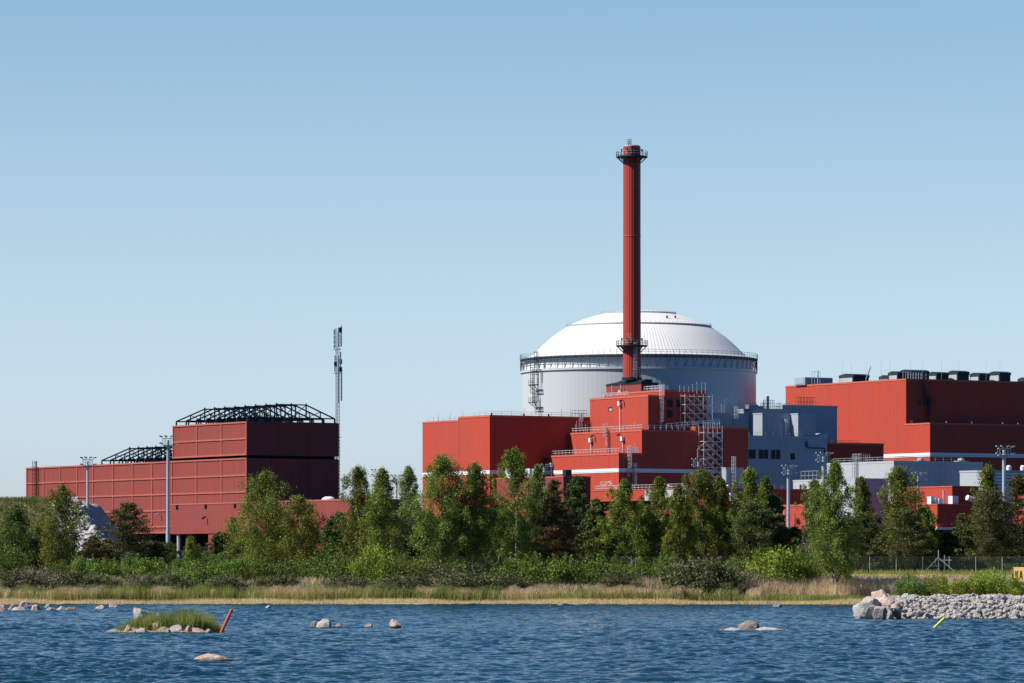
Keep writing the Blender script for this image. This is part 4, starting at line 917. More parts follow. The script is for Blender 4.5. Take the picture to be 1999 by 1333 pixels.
# kind, column, top row, width px, label, kwargs
TREES = [
 ('b', 28, 985, 95, 'dark birch at the far left edge, in front of the grassy mound', dict(mat='alder', Y=640)),
 ('b', 122, 946, 100, 'pointed birch in front of the grassy mound, left of the rubble heap', dict(mat='birch', Y=638, lean=.01)),
 ('p', 184, 1046, 42, 'small brownish pine below the rubble heap', dict(mat='brown', Y=650)),
 ('p', 250, 981, 92, 'round dark pine between the rubble heap and the tallest mast', dict(Y=652, cb=.22)),
 ('p', 212, 1052, 44, 'low brownish pine leaning on the round dark pine', dict(mat='brown', Y=655)),
 ('p', 302, 1058, 48, 'low olive pine at the right foot of the round dark pine', dict(Y=655)),
 ('b', 374, 1047, 30, 'small bushy birch in front of the white annex column', dict(Y=650, n=3500, mat='birch')),
 ('p', 456, 1010, 36, 'thin dark pine touching the left side of the big round birch', dict(Y=652, n=4500)),
 ('b', 518, 917, 122, 'big round-topped birch before the shaded hall wall', dict(Y=644, n=13000, seed=5, rnd=True)),
 ('b', 583, 966, 96, 'lower pale birch leaning against the big round-topped birch', dict(Y=640, mat='birch', rnd=True)),
 ('b', 702, 908, 78, 'birch at the right corner of the hall, left of the sky gap', dict(Y=650, rnd=True)),
 ('b', 744, 912, 86, 'drooping birch standing in the sky gap', dict(Y=644, n=10500)),
 ('b', 800, 909, 66, 'pale thin birch behind, left of the plain red block', dict(Y=675, mat='birch2', sparse=.8)),
 ('b', 862, 886, 104, 'tallest birch, at the left corner of the plain red block', dict(Y=628, n=13000, cb=.20, rnd=True)),
 ('b', 925, 902, 88, 'pointed dark birch in front of the plain red block, with long white stem', dict(Y=630, n=11000, cb=.22, mat='birch')),
 ('b', 1006, 874, 98, 'slender-topped birch in front of the dark side of the plain red block', dict(Y=636, n=12000, cb=.14)),
 ('b', 1050, 906, 56, 'narrow birch right of the slender-topped one', dict(Y=648, mat='birch2')),
 ('p', 1083, 936, 66, 'upright pine top in front of the dull red box', dict(Y=655)),
 ('p', 1082, 972, 100, 'rusty brown pine in the middle of the tree row', dict(Y=637, mat='brown', n=12000, cb=.05)),
 ('a', 1128, 930, 72, 'dark green alder right behind the rusty brown pine', dict(Y=650, rnd=True)),
 ('a', 1163, 974, 60, 'low dark alder right of the rusty brown pine', dict(Y=645)),
 ('b', 1219, 934, 84, 'birch below the low red annex wall, under the chimney', dict(Y=642, mat='birch')),
 ('b', 1284, 929, 72, 'birch in front of the pale grey annex panel', dict(Y=644)),
 ('b', 1324, 944, 62, 'slim drooping birch left of the scaffold tower foot', dict(Y=637)),
 ('b', 1372, 914, 80, 'bushy birch in front of the scaffold tower', dict(Y=644, n=11000, rnd=True)),
 ('b', 1402, 930, 56, 'birch right of the scaffold foot, before the equipment cabin', dict(Y=650, rnd=True)),
 ('b', 1462, 911, 66, 'pointed birch below the three dark windows', dict(Y=648, rnd=True)),
 ('p', 1468, 978, 104, 'wide dark pine below the three dark windows', dict(Y=642, n=11000)),
 ('b', 1494, 929, 62, 'narrow birch left of the short white mast', dict(Y=654)),
 ('a', 1508, 965, 70, 'dark alder left of the small scaffolded shed', dict(Y=650, rnd=True)),
 ('b', 1590, 934, 74, 'pale birch around the foot of the thick white mast', dict(Y=650, mat='birch2')),
 ('b', 1630, 899, 96, 'tallest birch of the right half, with a bare white stem at its foot', dict(Y=618, n=14000, cb=.22, mat='birch')),
 ('b', 1684, 930, 58, 'birch right behind the tallest birch of the right half', dict(Y=652)),
 ('p', 1684, 1000, 84, 'dark pine between the two biggest right-hand birches', dict(Y=646)),
 ('b', 1755, 908, 104, 'broad birch in front of the low grey hall', dict(Y=650, n=13000, rnd=True)),
 ('p', 1768, 992, 104, 'dark pine in front of the broad right-hand birch', dict(Y=643, n=11000, cb=.18)),
 ('b', 1808, 986, 52, 'small birch in front of the two-tier red block', dict(Y=648, rnd=True)),
 ('p', 1880, 1002, 56, 'young pine under the white canopy of the two-tier block', dict(Y=648, rnd=True)),
 ('b', 1930, 906, 76, 'birch left of the rightmost mast', dict(Y=655)),
 ('p', 1934, 955, 116, 'large olive pine in front of the rightmost mast', dict(Y=645, n=13000, cb=.15)),
 ('p', 1988, 925, 84, 'tall dark pine cut by the right edge of the picture', dict(Y=652, n=10500)),
 ('p', 1850, 1035, 60, 'low olive pine above the braced fence post', dict(Y=650, rnd=True)),
 ('a', 660, 1000, 60, 'dark alder between the pale birch and the sky gap', dict(Y=655)),
 ('a', 968, 985, 70, 'dark alder between the pointed dark birch and the slender-topped birch', dict(Y=655)),
 ('a', 1255, 985, 66, 'dark alder filling the gap below the low annex', dict(Y=662)),
 ('a', 1345, 995, 70, 'dark alder behind the slim drooping birch', dict(Y=662)),
 ('a', 1432, 990, 60, 'dark alder below the equipment cabin', dict(Y=662)),
 ('a', 1548, 1030, 66, 'low dark alder before the scaffolded shed', dict(Y=655)),
 ('p', 790, 1010, 70, 'dark pine low in the gap under the pale thin birch', dict(Y=665)),
 ('a', 76, 1030, 70, 'low dark alder between the two leftmost birches', dict(Y=645)),
 ('a', 1190, 1010, 70, 'low dark alder left of the birch under the chimney', dict(Y=660)),
 ('a', 1820, 1040, 60, 'low dark alder behind the braced fence post', dict(Y=665)),
 ('a', 2045, 960, 90, 'dark alder just past the right edge of the picture', dict(Y=650, rnd=True)),
]
for i, (kd, px, yt, wd, lb, kw) in enumerate(TREES):
    kw = dict(kw); kw.setdefault('seed', 100+i*7); kw.setdefault('cb', .10)
    tree(kd, px, yt, wd*(1.22 if kd == 'b' else 1.15), lb, **kw)

# ---- shrubs
def shrub_mesh(seed, n, mat, leaf=.17):
    rs = np.random.RandomState(seed); ce = []; sm = MB()
    for k in range(34):
        az = rs.uniform(0, 2*PI); rr_ = math.sqrt(rs.rand())*.95; zz = rs.uniform(.15, 1.0)*math.sqrt(max(.05, 1-rr_**2*.8))
        c0 = np.array([rr_*math.cos(az), rr_*math.sin(az), zz]); sm.bar((0,0,-.1), tuple(c0), .03, 4, .008)
        m_ = n//34; ce.append(c0+rs.normal(0, 1, (m_, 3))*[.15, .15, .11]*rs.uniform(.7, 1.3))
        if zz > .6 and rs.rand() < .5:
            tt = rs.rand(m_//3); ce.append(c0+np.stack([rs.normal(0, .03, len(tt)), rs.normal(0, .03, len(tt)), tt*.35], 1))
    ce = np.concatenate(ce); q = leaf_quads(ce, leaf/1.7, rs, .6)
    return q, len(ce), sm
SH = {}
def shrub(kind, px, ytop, w_px, ybot, label, Y, group='shrubs along the shore', dens=1.0):
    key = (kind, (px*7) % 3)
    ytop -= 7 if kind in ("greyb", "brownb") else 0; ybot += 3 if kind in ("greyb", "brownb") and w_px < 120 else 0; w_px *= 1.55 if kind in ("greyb", "brownb") and w_px < 120 else 1.28; X = K(px)*Y; zb = zof(ybot, Y); h = zof(ytop, Y)-zb; W = w_px*Y/F/2
    if key not in SH:
        q, n_, sm = shrub_mesh(hash((kind == 'greyb', key[1]))*0+sum(map(ord, kind))+key[1]*13, 7500, kind, .115)
        o1 = np_mesh('foliage', q, np.arange(n_*4).reshape(-1, 4), M[kind]); o2 = sm.build('stems', M['dbark'])
        SH[key] = (o1.data, o2.data); bpy.data.objects.remove(o1); bpy.data.objects.remove(o2)
    t = empty('shrub', (X, Y, zb), (px*1.7) % 6.28, label, 'shrub', group)
    sc = (W/1.05, W/1.05, h/1.12)
    for nm, me in zip(('foliage', 'stems'), SH[key]):
        o = bpy.data.objects.new(nm, me); C.objects.link(o); o.parent = t; o.scale = sc
    return t
SHR = [
 ('bush', 12, 1066, 70, 1128, 'bright shrub at the left edge of the picture', 630),
 ('greyb', 20, 1118, 90, 1150, 'grey-brown willow shrub at the left edge behind the reeds', 622),
 ('brownb', 78, 1110, 80, 1152, 'brownish willow shrub below the two leftmost birches', 621),
 ('bush', 108, 1095, 50, 1140, 'green shrub at the foot of the pointed left birch', 628),
 ('greyb', 138, 1120, 70, 1152, 'grey shrub under the rubble heap', 621),
 ('bush', 165, 1084, 50, 1135, 'upright bright shrub left of the white gable frame', 630),
 ('bush', 210, 1090, 62, 1140, 'bright shrub in front of the white gable frame', 629),
 ('greyb', 195, 1126, 80, 1153, 'grey-green willow below the white gable frame', 620),
 ('bush', 262, 1082, 70, 1138, 'leafy shrub under the round dark pine', 629),
 ('greyb', 262, 1128, 76, 1156, 'low grey willow under the round dark pine', 619),
 ('bush', 312, 1090, 56, 1138, 'leafy shrub left of the tallest mast foot', 631),
 ('greyb', 330, 1124, 70, 1155, 'low grey willow below the tallest mast', 620),
 ('bush', 358, 1088, 60, 1140, 'leafy shrub in front of the white annex column', 629),
 ('bush', 398, 1094, 90, 1156, 'large green shrub left of the red gate', 622),
 ('bush', 448, 1086, 66, 1142, 'green shrub before the red gate', 627),
 ('greyb', 446, 1128, 60, 1156, 'grey willow below the red gate', 618),
 ('bush', 492, 1088, 64, 1146, 'round green shrub left of the big birch stem', 626),
 ('bush', 540, 1094, 64, 1140, 'green shrub at the foot of the big round-topped birch', 628),
 ('greyb', 545, 1128, 70, 1154, 'grey willow under the big round-topped birch', 619),
 ('bush', 588, 1090, 66, 1142, 'green shrub below the lower pale birch', 628),
 ('bush', 632, 1080, 60, 1146, 'green shrub left of the parked white van', 627),
 ('bush', 668, 1078, 62, 1140, 'green shrub in front of the parked white van', 629),
 ('greyb', 676, 1124, 64, 1152, 'grey willow beneath the white van', 620),
 ('lime', 736, 1062, 78, 1142, 'bright yellow-green shrub below the sky gap', 624),
 ('greyb', 796, 1128, 90, 1165, 'wide grey willow left of the white birch stems', 618),
 ('bush', 800, 1080, 60, 1138, 'green shrub behind the wide grey willow', 632),
 ('greyb', 868, 1108, 100, 1162, 'grey willow at the foot of the white birch stems', 619),
 ('bush', 848, 1092, 50, 1130, 'small green shrub between white birch stems', 634),
 ('bush', 900, 1090, 66, 1135, 'green shrub behind the white birch stems', 634),
 ('greyb', 950, 1120, 80, 1160, 'grey willow right of the white birch stems', 619),
 ('bush', 975, 1088, 60, 1140, 'green shrub left of the broad middle shrubs', 629),
 ('bush', 1020, 1082, 80, 1155, 'broad green shrub below the slender-topped birch', 622),
 ('greyb', 995, 1130, 70, 1160, 'low grey willow in the middle of the shore', 618),
 ('bush', 1086, 1084, 90, 1156, 'broad green shrub below the rusty brown pine', 622),
 ('bush', 1146, 1086, 90, 1152, 'broad green shrub right of the rusty brown pine', 623),
 ('bush', 1204, 1096, 70, 1142, 'green shrub below the birch under the chimney', 628),
 ('greyb', 1212, 1120, 84, 1152, 'grey-green willow under the chimney', 620),
 ('bush', 1262, 1090, 64, 1148, 'olive shrub left of the biggest grey willow', 625),
 ('bush', 1305, 1080, 50, 1130, 'small green shrub behind the biggest grey willow', 634),
 ('greyb', 1350, 1094, 128, 1170, 'biggest grey willow, spreading onto the reeds', 617),
 ('greyb', 1405, 1100, 90, 1158, 'grey willow right of the biggest one', 620),
 ('brownb', 1452, 1112, 70, 1150, 'brownish grey shrub left of the bright hazel', 621),
 ('bush', 1440, 1085, 50, 1130, 'green shrub behind the brownish grey shrub', 634),
 ('lime', 1510, 1068, 92, 1140, 'bright green hazel with yellow sprays', 622),
 ('bush', 1556, 1066, 66, 1138, 'dark green shrub right of the bright hazel', 624),
 ('brownb', 1585, 1040, 50, 1120, 'grey thicket bush before the pale birch', 640),
 ('bush', 1570, 1075, 56, 1130, 'green shrub left of the grey thicket bush', 630),
 ('bush', 1700, 1078, 56, 1120, 'shaded green shrub behind the fence, right of the tallest right birch', 652),
 ('bush', 1740, 1070, 56, 1120, 'shaded green shrub behind the fence below the broad birch', 655),
 ('bush', 1845, 1080, 60, 1120, 'shaded green shrub behind the braced fence post', 655),
 ('bush', 1900, 1085, 50, 1118, 'shaded green shrub behind the fence left of the yellow sign', 655),
]
for s_ in SHR: shrub(*s_)
EMB = [(1775, 1118, 46, 'small shrub at the tip of the rock embankment'), (1800, 1134, 36, 'low dark shrub second from the embankment tip'), (1828, 1122, 44, 'wispy shrub on the embankment left of the tall one'),
 (1862, 1128, 50, 'yellow-green shrub low on the embankment middle'), (1890, 1118, 56, 'yellow-green shrub below the tall embankment shrub'), (1920, 1108, 66, 'tallest yellow-green shrub on the embankment'), (1958, 1118, 60, 'yellow-green shrub left of the yellow sign'), (1996, 1132, 60, 'yellow-green shrub under the yellow sign'), (2040, 1120, 70, 'yellow-green shrub past the yellow sign')]
for px, yt, wd, lb in EMB: shrub('lime' if px > 1815 else 'bush', px, yt, wd, 1170, lb, 428, group='shrubs on the rock embankment')

# second row of far trees closing the gaps (shared meshes, one object each)
rs = np.random.RandomState(77); protos = [o for o in C.objects if o.get('category') == 'alder tree' and o.parent is None]
locs = [(590,1010,'far dark tree behind the lower pale birch'), (835,1000,'far dark tree behind the tallest left birch'), (900,990,'far dark tree between the white-stemmed birches'),(1000,1000,'far dark tree behind the slender-topped birch'),
 (1120,1000,'far dark tree behind the rusty brown pine'),(1230,1010,'far dark tree behind the birch under the chimney'),(1300,1010,'far dark tree behind the pale annex birch'),(1390,1000,'far dark tree behind the scaffold birch'),(1520,1030,'far dark tree behind the hazel'),(1650,1020,'far dark tree behind the tallest right birch'),(1715,1030,'far dark tree left of the broad birch'),(1880,1050,'far dark tree behind the young pine'),(1965,1030,'far dark tree behind the large olive pine'),(735,1010,'far dark tree behind the drooping birch'),(55,1040,'far dark tree behind the leftmost birches')]
locs += [(x_, y_, 'far dark tree in the gap '+t_) for x_, y_, t_ in [(430,1040,'left of the red gate'),(490,1030,'beneath the shaded hall wall'),(545,1020,'behind the big round birch'),(640,1035,'above the white van roof'),(690,1020,'right of the white van'),(770,1000,'under the pale thin birch'),(870,1010,'behind the long white stems'),(945,1000,'right of the pointed dark birch'),(1060,1010,'left of the rusty brown pine'),(1150,1010,'below the dull red box corner'),(1200,1020,'below the low red annex'),(1265,1010,'below the pale annex panel'),(1330,1020,'left of the scaffold'),(1420,1015,'below the equipment cabin door'),(1450,1020,'left of the wide dark pine'),(1495,1020,'right of the wide dark pine'),(1605,1030,'at the foot of the thick mast'),(1660,1015,'right of the tallest right birch stem'),(1740,1035,'below the lower grey block'),(1785,1020,'right of the broad birch'),(1910,1020,'left of the large olive pine'),(1990,1030,'at the right edge of the picture'),(110,1050,'behind the pointed left birch'),(330,1060,'at the foot of the tallest mast')]]
for i, (px, yt, lb) in enumerate(locs):
    src = protos[i % len(protos)]; Y = 690+rs.rand()*20; ch = src.children
    h0 = max(v.co.z for v in ch[0].data.vertices)
    o = src.copy(); C.objects.link(o); o.location = (K(px)*Y, Y, GZ); o['label'] = lb; o['group'] = 'far trees behind the shore row'
    o.name = 'alder_tree'; o.rotation_euler.z = rs.rand()*6; s = (zof(yt, Y)-GZ)/h0; o.scale = (s*1.3, s*1.3, s)
    for c_ in ch:
        d = c_.copy(); C.objects.link(d); d.parent = o

rs = np.random.RandomState(31)
n = 90000; X = rs.uniform(K(360)*672, K(2080)*672, n); hc = .6+2.6*vnoise(X*.16, X*0, 33)+1.2*vnoise(X*.7, X*0, 34); hc = np.where(X > K(1590)*672, hc*.75, hc)
Y = 664+rs.rand(n)*9; Z = GZ+hc*rs.rand(n)**.8
leaf_obj('undergrowth', np.stack([X, Y, Z], 1), .26, M['alder'], None, rs); tag(bpy.data.objects['undergrowth'], kind='stuff')

# ------------------------------------------------------------------ reeds and shore grass
def blades(name, X, Y, Z, h, wdt, mat, rs, bend=.25, plume=0, label=None):
    n = len(X); az = rs.normal(-.75, .65, n); dx = np.cos(az)*wdt/2; dy = np.sin(az)*wdt/2
    bx = rs.normal(.06, bend, n)*h*.6; by = rs.normal(0, bend, n)*h*.4
    z0 = Z-.1
    p0 = np.stack([X-dx, Y-dy, z0], 1); p1 = np.stack([X+dx, Y+dy, z0], 1)
    m0 = np.stack([X+bx*.35+dx*.8, Y+by*.35+dy*.8, Z+h*.6], 1); m1 = np.stack([X+bx*.35-dx*.8, Y+by*.35-dy*.8, Z+h*.6], 1)
    if plume:
        t0 = np.stack([X+bx*.8-dx*plume, Y+by*.8, Z+h*.84], 1); t1 = np.stack([X+bx*.8+dx*plume, Y+by*.8, Z+h*.84], 1); tp = np.stack([X+bx, Y+by, Z+h], 1)
        t2 = np.stack([X+bx*1.05+dx*.5, Y+by, Z+h], 1)
        co_ = np.stack([p0, p1, m0, m1, t0, t1, t2, tp], 1).reshape(-1, 3); b = np.arange(n)*8
        q = np.concatenate([np.stack([b, b+1, b+2, b+3], 1), np.stack([b+3, b+2, b+5, b+4], 1), np.stack([b+4, b+5, b+6, b+7], 1)])
    else:
        t0 = np.stack([X+bx+dx*.15, Y+by, Z+h], 1); t1 = np.stack([X+bx-dx*.15, Y+by, Z+h], 1)
        co_ = np.stack([p0, p1, m0, m1, t0, t1], 1).reshape(-1, 3); b = np.arange(n)*6
        q = np.concatenate([np.stack([b, b+1, b+2, b+3], 1), np.stack([b+3, b+2, b+4, b+5], 1)])
    return np_mesh(name, co_, q, mat)
def grassmat(name, a, b, c, sc=.12):
    m = NT(name, .7, 0, .2); n1 = m.noise(m.coord('Object', (1,.3,.1)), sc*4, 4, .65); n2 = m.noise(m.coord('Object', (1,1,.2)), 6, 2)
    col = m.ramp(n1, [(.36, a), (.5, b), (.66, c)]); col = m.mix(m.math('MULTIPLY', n2, .5), col, b); m.color(col)
    tr = m.n('ShaderNodeBsdfTranslucent'); m.l(col, tr.inputs[0]); mx = m.n('ShaderNodeMixShader'); mx.inputs[0].default_value = .52
    m.l(m.b.outputs[0], mx.inputs[1]); m.l(tr.outputs[0], mx.inputs[2]); m.l(mx.outputs[0], m.out.inputs[0]); return m.m
M['reed'] = grassmat('dry_reed', (.70,.52,.30), (.84,.66,.43), (.90,.76,.54))
M['ggrass'] = grassmat('green_shore_grass', (.17,.23,.045), (.27,.31,.075), (.52,.46,.19))
M['tan'] = grassmat('tan_shore_grass', (.60,.48,.26), (.70,.58,.35), (.55,.52,.26))
M['isl'] = grassmat('islet_grass', (.17,.23,.045), (.30,.34,.09), (.58,.48,.24))
rs = np.random.RandomState(4)
def shore_y(X): return 609-(vnoise(X*.02+3, X*0, 5)-.5)*3
n = 36000; X = rs.uniform(-90, 90, n); Y = 617.0+rs.rand(n)*11+shore_y(X)-609
pxs = X/Y*F+999.5
# reed density along the shore: thick right of the biggest willow, patchy elsewhere
dens = .30+.55*sstep((vnoise(X*.16, X*0, 21)-.42)*5); dens = np.where(pxs > 1440, 1.0, dens); dens = np.where((pxs < 120), .25, dens)
k = rs.rand(n) < dens; X, Y, pxs = X[k], Y[k], pxs[k]; Z = ground_z(X, Y)
h = (2.35+.5*rs.rand(len(X)))*np.where(pxs > 1440, 1.0, .92+.35*vnoise(X*.25, X*0, 31)-.12)*np.where(Y-shore_y(X) < 11, .85, 1)
h = np.minimum(h, zof(1131-7*(vnoise(X*.8, X*0, 35)-.3), Y)-Z+.55*rs.rand(len(X))**2)
tag(blades('reeds', X, Y, Z, np.maximum(h, .8), .036, M['reed'], rs, .30, 3.0), kind='stuff')
n = 52000; X = rs.uniform(-90, 90, n); Y = 612.2+rs.rand(n)**.9*8+shore_y(X)-609; Z = ground_z(X, Y); pxs = X/Y*F+999.5
cut = zof(1150-6*(vnoise(X*.12, X*0, 41))-np.where(pxs < 700, 3, 0)+np.where(pxs > 1440, 13, 0)+np.where(pxs < 1440, 11*(vnoise(X*.6, X*0, 43)-.4), 0), Y)-Z
h = np.clip(cut*(.7+.4*rs.rand(n)), .15, 2.2)
k = rs.rand(n) < np.where(vnoise(X*.09, Y*.5, 51) > .28, 1, .4); 
tag(blades('shore_grass', X[k], Y[k], Z[k], h[k], .06, M['ggrass'], rs, .3), kind='stuff')
n = 45000; X = rs.uniform(-90, 90, n); Y = 608.6+rs.rand(n)*5+shore_y(X)-609; Z = ground_z(X, Y); Z = np.maximum(Z, 0)
tag(blades('tan_shore_grass', X, Y, Z, .18+.32*rs.rand(n), .06, M['tan'], rs, .4), kind='stuff')
n = 30000; X = rs.uniform(-90, 33, n); Y = 612.8+rs.rand(n)*4.5+shore_y(X)-609; Z = ground_z(X, Y)
cl_ = vnoise(X*.35, X*0, 45)*.6+vnoise(X*1.6, X*0, 46)*.4; k = rs.rand(n) < np.clip((cl_-.38)*4, 0.05, 1); X, Y, Z, cl_ = X[k], Y[k], Z[k], cl_[k]
h = np.clip(zof(1155-24*(cl_-.25)*(.55+.45*rs.rand(len(X))), Y)-Z, .5, 2.6)
tag(blades('shore_reeds', X, Y, Z, h, .036, M['reed'], rs, .25, 2.6), kind='stuff')
n = 24000; X = rs.uniform(-90, 100, n); Y = 626+rs.rand(n)*14; Z = ground_z(X, Y)
tag(blades('bank_grass', X, Y, Z, .3+.5*rs.rand(n), .06, M['ggrass'], rs, .3), kind='stuff')

# ------------------------------------------------------------------ rocks
def rockmat(name, a, b, c, wet=True):
    m = NT(name, .85, 0, .3); v = m.coord('Object'); n1 = m.noise(v, 2.2, 6, .7); n2 = m.noise(v, 9, 4)
    col = m.ramp(n1, [(.35, a), (.5, b), (.66, c)]); col = m.mix(m.math('MULTIPLY', m.math('LESS_THAN', n2, .42), .35), col, (.12,.11,.10))
    if wet:   # water-stained foot
        ge = m.n('ShaderNodeNewGeometry'); sx = m.n('ShaderNodeSeparateXYZ'); m.l(ge.outputs['Position'], sx.inputs[0])
        z = m.math('ADD', sx.outputs[2], m.math('MULTIPLY', n1, -.25)); k_ = m.math('LESS_THAN', z, -.02); col = m.mix(k_, col, (.07,.06,.045))
    m.color(col); m.bump(m.noise(v, 5, 6, .7), .15); return m.m
M['rockg'] = rockmat('grey_granite', (.30,.27,.24), (.46,.42,.38), (.58,.55,.51))
M['rockp'] = rockmat('pink_granite', (.40,.26,.20), (.52,.38,.31), (.60,.52,.46))
M['rockr'] = rockmat('rusty_granite', (.42,.19,.10), (.52,.33,.24), (.64,.57,.50))
M['rockd'] = rockmat('dark_weathered_granite', (.13,.12,.11), (.22,.20,.18), (.42,.37,.33))
M['riprap'] = rockmat('crushed_grey_rock', (.33,.30,.27), (.50,.47,.43), (.70,.67,.63), True)
RK = {}
from mathutils import noise as mnoise
def rock_mesh(seed, mat):
    if (seed, mat) in RK: return RK[(seed, mat)]
    bm = bmesh.new(); bmesh.ops.create_icosphere(bm, subdivisions=3, radius=1.0); rs = np.random.RandomState(seed)
    pl = [(Vector(rs.normal(size=3)).normalized(), rs.uniform(.45, .85)) for _ in range(11)]
    for v in bm.verts:
        for nrm, d in pl:
            e = v.co.dot(nrm)-d
            if e > 0: v.co -= nrm*e*.93
        p_ = v.co*2.1+Vector((seed*3.7, seed, 0)); v.co *= 1+.13*mnoise.noise(p_)+.07*mnoise.noise(p_*2.7)
    me = bpy.data.meshes.new('rock'); bm.to_mesh(me); bm.free(); me.materials.append(M[mat]); RK[(seed, mat)] = me; return me
def rock(px, ybot, wpx, hpx, mat, label, seed=1, group='rocks in the water', rz=None, Yd=None, depth=.8, sink=.3, tilt=0.0, name='rock'):
    Y = Yd or F*CH/(ybot-HZ); z0 = zof(ybot, Y); s = Y/F
    me = rock_mesh(seed, mat); vs = [v.co for v in me.vertices]
    o = bpy.data.objects.new(name, me); C.objects.link(o); rz = seed*1.3 if rz is None else rz
    xs = [v.x*math.cos(rz)-v.y*math.sin(rz) for v in vs]; zx = max(v.z for v in vs)
    W = wpx*s/(max(xs)-min(xs))*(1.22 if wpx > 3*hpx else 1.05); Hh = hpx*s/(zx*(1-sink)+.0001)
    Hh = min(Hh, W*1.15); o.scale = (W, W*depth, Hh); o.rotation_euler = (0, tilt, rz); o.location = (K(px)*Y, Y+W*.5, z0+hpx*s-Hh*zx)
    return tag(o, label, 'rock', group)
ROCKS = [
 (6,1194,30,14,'rockp','pinkish rock cut by the left edge of the picture',3), (22,1191,18,12,'rockp','round rock second from the left edge',4),
 (50,1188,28,16,'rockp','tallest rock of the left chain',5), (38,1193,34,9,'rockg','flat rock below the tallest rock of the left chain',2), (70,1193,28,13,'rockp','dark-sided rock right of the tallest in the left chain',6),
 (92,1188,14,9,'rockg','small round rock above the flat middle of the left chain',7), (98,1193,24,8,'rockg','flat pale rock in the middle of the left chain',8), (118,1192,26,9,'rockg','flat rock right of the middle of the left chain',9),
 (140,1192,22,7,'rockp','low pink rock near the right end of the left chain',10), (160,1191.5,14,3,'rockg','thin low rock ending the left chain',3),
 (196,1190,25,10,'rockp','wedge rock alone right of the left chain',11), (219,1187,16,12,'rockg','pointed rock beside the lone wedge rock',12),
 (523,1188,14,7,'rockg','tiny dark-capped rock far out in the middle left',13),
 (632,1227,34,19,'rockg','largest grey rock of the middle chain',14), (616,1226,20,14,'rockp','brownish rock behind the largest rock of the middle chain',15),
 (660,1226,14,9,'rockg','small pointed rock right of the largest in the middle chain',16), (718,1226,16,9,'rockg','rounded rock in the middle of the low stone line',17),
 (773,1227,26,19,'rockp','pink standing rock at the right end of the middle chain',18),
 (420,1292,88,16,'rockr','long low rust-sided rock nearest the camera',24), (382,1291,24,5,'rockr','rusty low tail of the nearest long rock',20), (462,1290,20,5,'rockg','dark tip right of the nearest long rock',21),
 (1462,1232,50,21,'rockd','dark-backed boulder on the flat right ledge',14), (1434,1233,66,8,'rockg','flat pale ledge left of the dark-backed boulder',23), (1508,1233,74,9,'rockg','flat pale ledge right of the dark-backed boulder',24), (1538,1233,22,4,'rockg','last low stone of the right ledge',25),
 (1410,1232,18,4,'rockg','first low stone of the right ledge',26),
 (1517,1186,21,13,'rockd','small dark triangular rock near the far shore',27), (1093,1182,22,2.5,'rockg','thin pale stone right at the middle shoreline',28), (1655,1180,24,5,'rockg','flat white rock on the far shore left of the embankment',29), (1618,1183,14,2,'rockg','sliver of rock awash left of the flat white one',30),
]
for r_ in ROCKS: rock(*r_[:5], r_[5], r_[6], depth=.55 if r_[2] > 3*r_[3] else .85)
ORD = ['first','second','third','fourth','fifth','sixth','seventh','eighth','ninth','tenth','eleventh','twelfth','last']
for i in range(13):
    px = 668+i*5.6+ (i*37 % 5); rock(px, 1226.5, 5+(i*3) % 4, 2.6, 'rockg', ORD[i]+' little stone from the left in the low line between the middle rocks', 31+i % 5, 'stones of the low stone line')
# flat slab on the middle shore
for px, yb, w_, h_, lb in ((960,1176,40,6,'flat pinkish slab at the left of the shore ledge'),(985,1178,50,5,'flat pale slab in the middle of the shore ledge'),(1015,1177,36,4,'flat pale slab at the right of the shore ledge')):
    rock(px, yb, w_, h_, 'rockp', lb, 40+int(px) % 7, 'slabs on the far shore', Yd=611.5, depth=.3)
rock(1268, 1171, 30, 4, 'rockg', 'pale driftwood-like stone in the grass below the biggest willow', 33, 'slabs on the far shore', Yd=613, depth=.3)

# islet with grass
IX, IY = K(326)*328, 328.0
def islz(X, Y):
    n_ = vnoise(X*1.3, Y*1.3, 61); r2 = ((X-IX)/4.35)**2+((Y-IY)/3.2)**2; return np.maximum(-1.2, .40*(1-r2**1.6)+.40*(n_-.5)-.01)
isl = grid_mesh('islet', np.linspace(IX-5.6, IX+5.6, 90), np.linspace(IY-4.5, IY+4.5, 60), islz, rockmat('islet_gravel', (.22,.17,.11), (.36,.28,.20), (.48,.40,.32))); tag(isl, kind='structure')
n = 8000; rr_ = np.sqrt(rs.rand(n)); aa = rs.uniform(0, 2*PI, n); X = IX+.15+4.15*rr_*np.cos(aa); Y = IY+.7+2.6*rr_*np.sin(aa); Z = islz(X, Y)
px_ = X/Y*F+999.5; dn = np.clip((1-np.abs((X-IX-.4)/4.3)**3), .1, 1); hh = (.55+.85*rs.rand(n)**1.7)*dn*(.25+.75*vnoise(X*1.1, Y*.5, 71)+.55*vnoise(X*3.3, Y*1.5, 72))
k = (Z > .0); hh = hh+.25*np.exp(-((px_-375)/30)**2)*rs.rand(n)
tag(blades('islet_grass', X[k], Y[k], Z[k], hh[k], .036, M['isl'], rs, .45), kind='stuff')
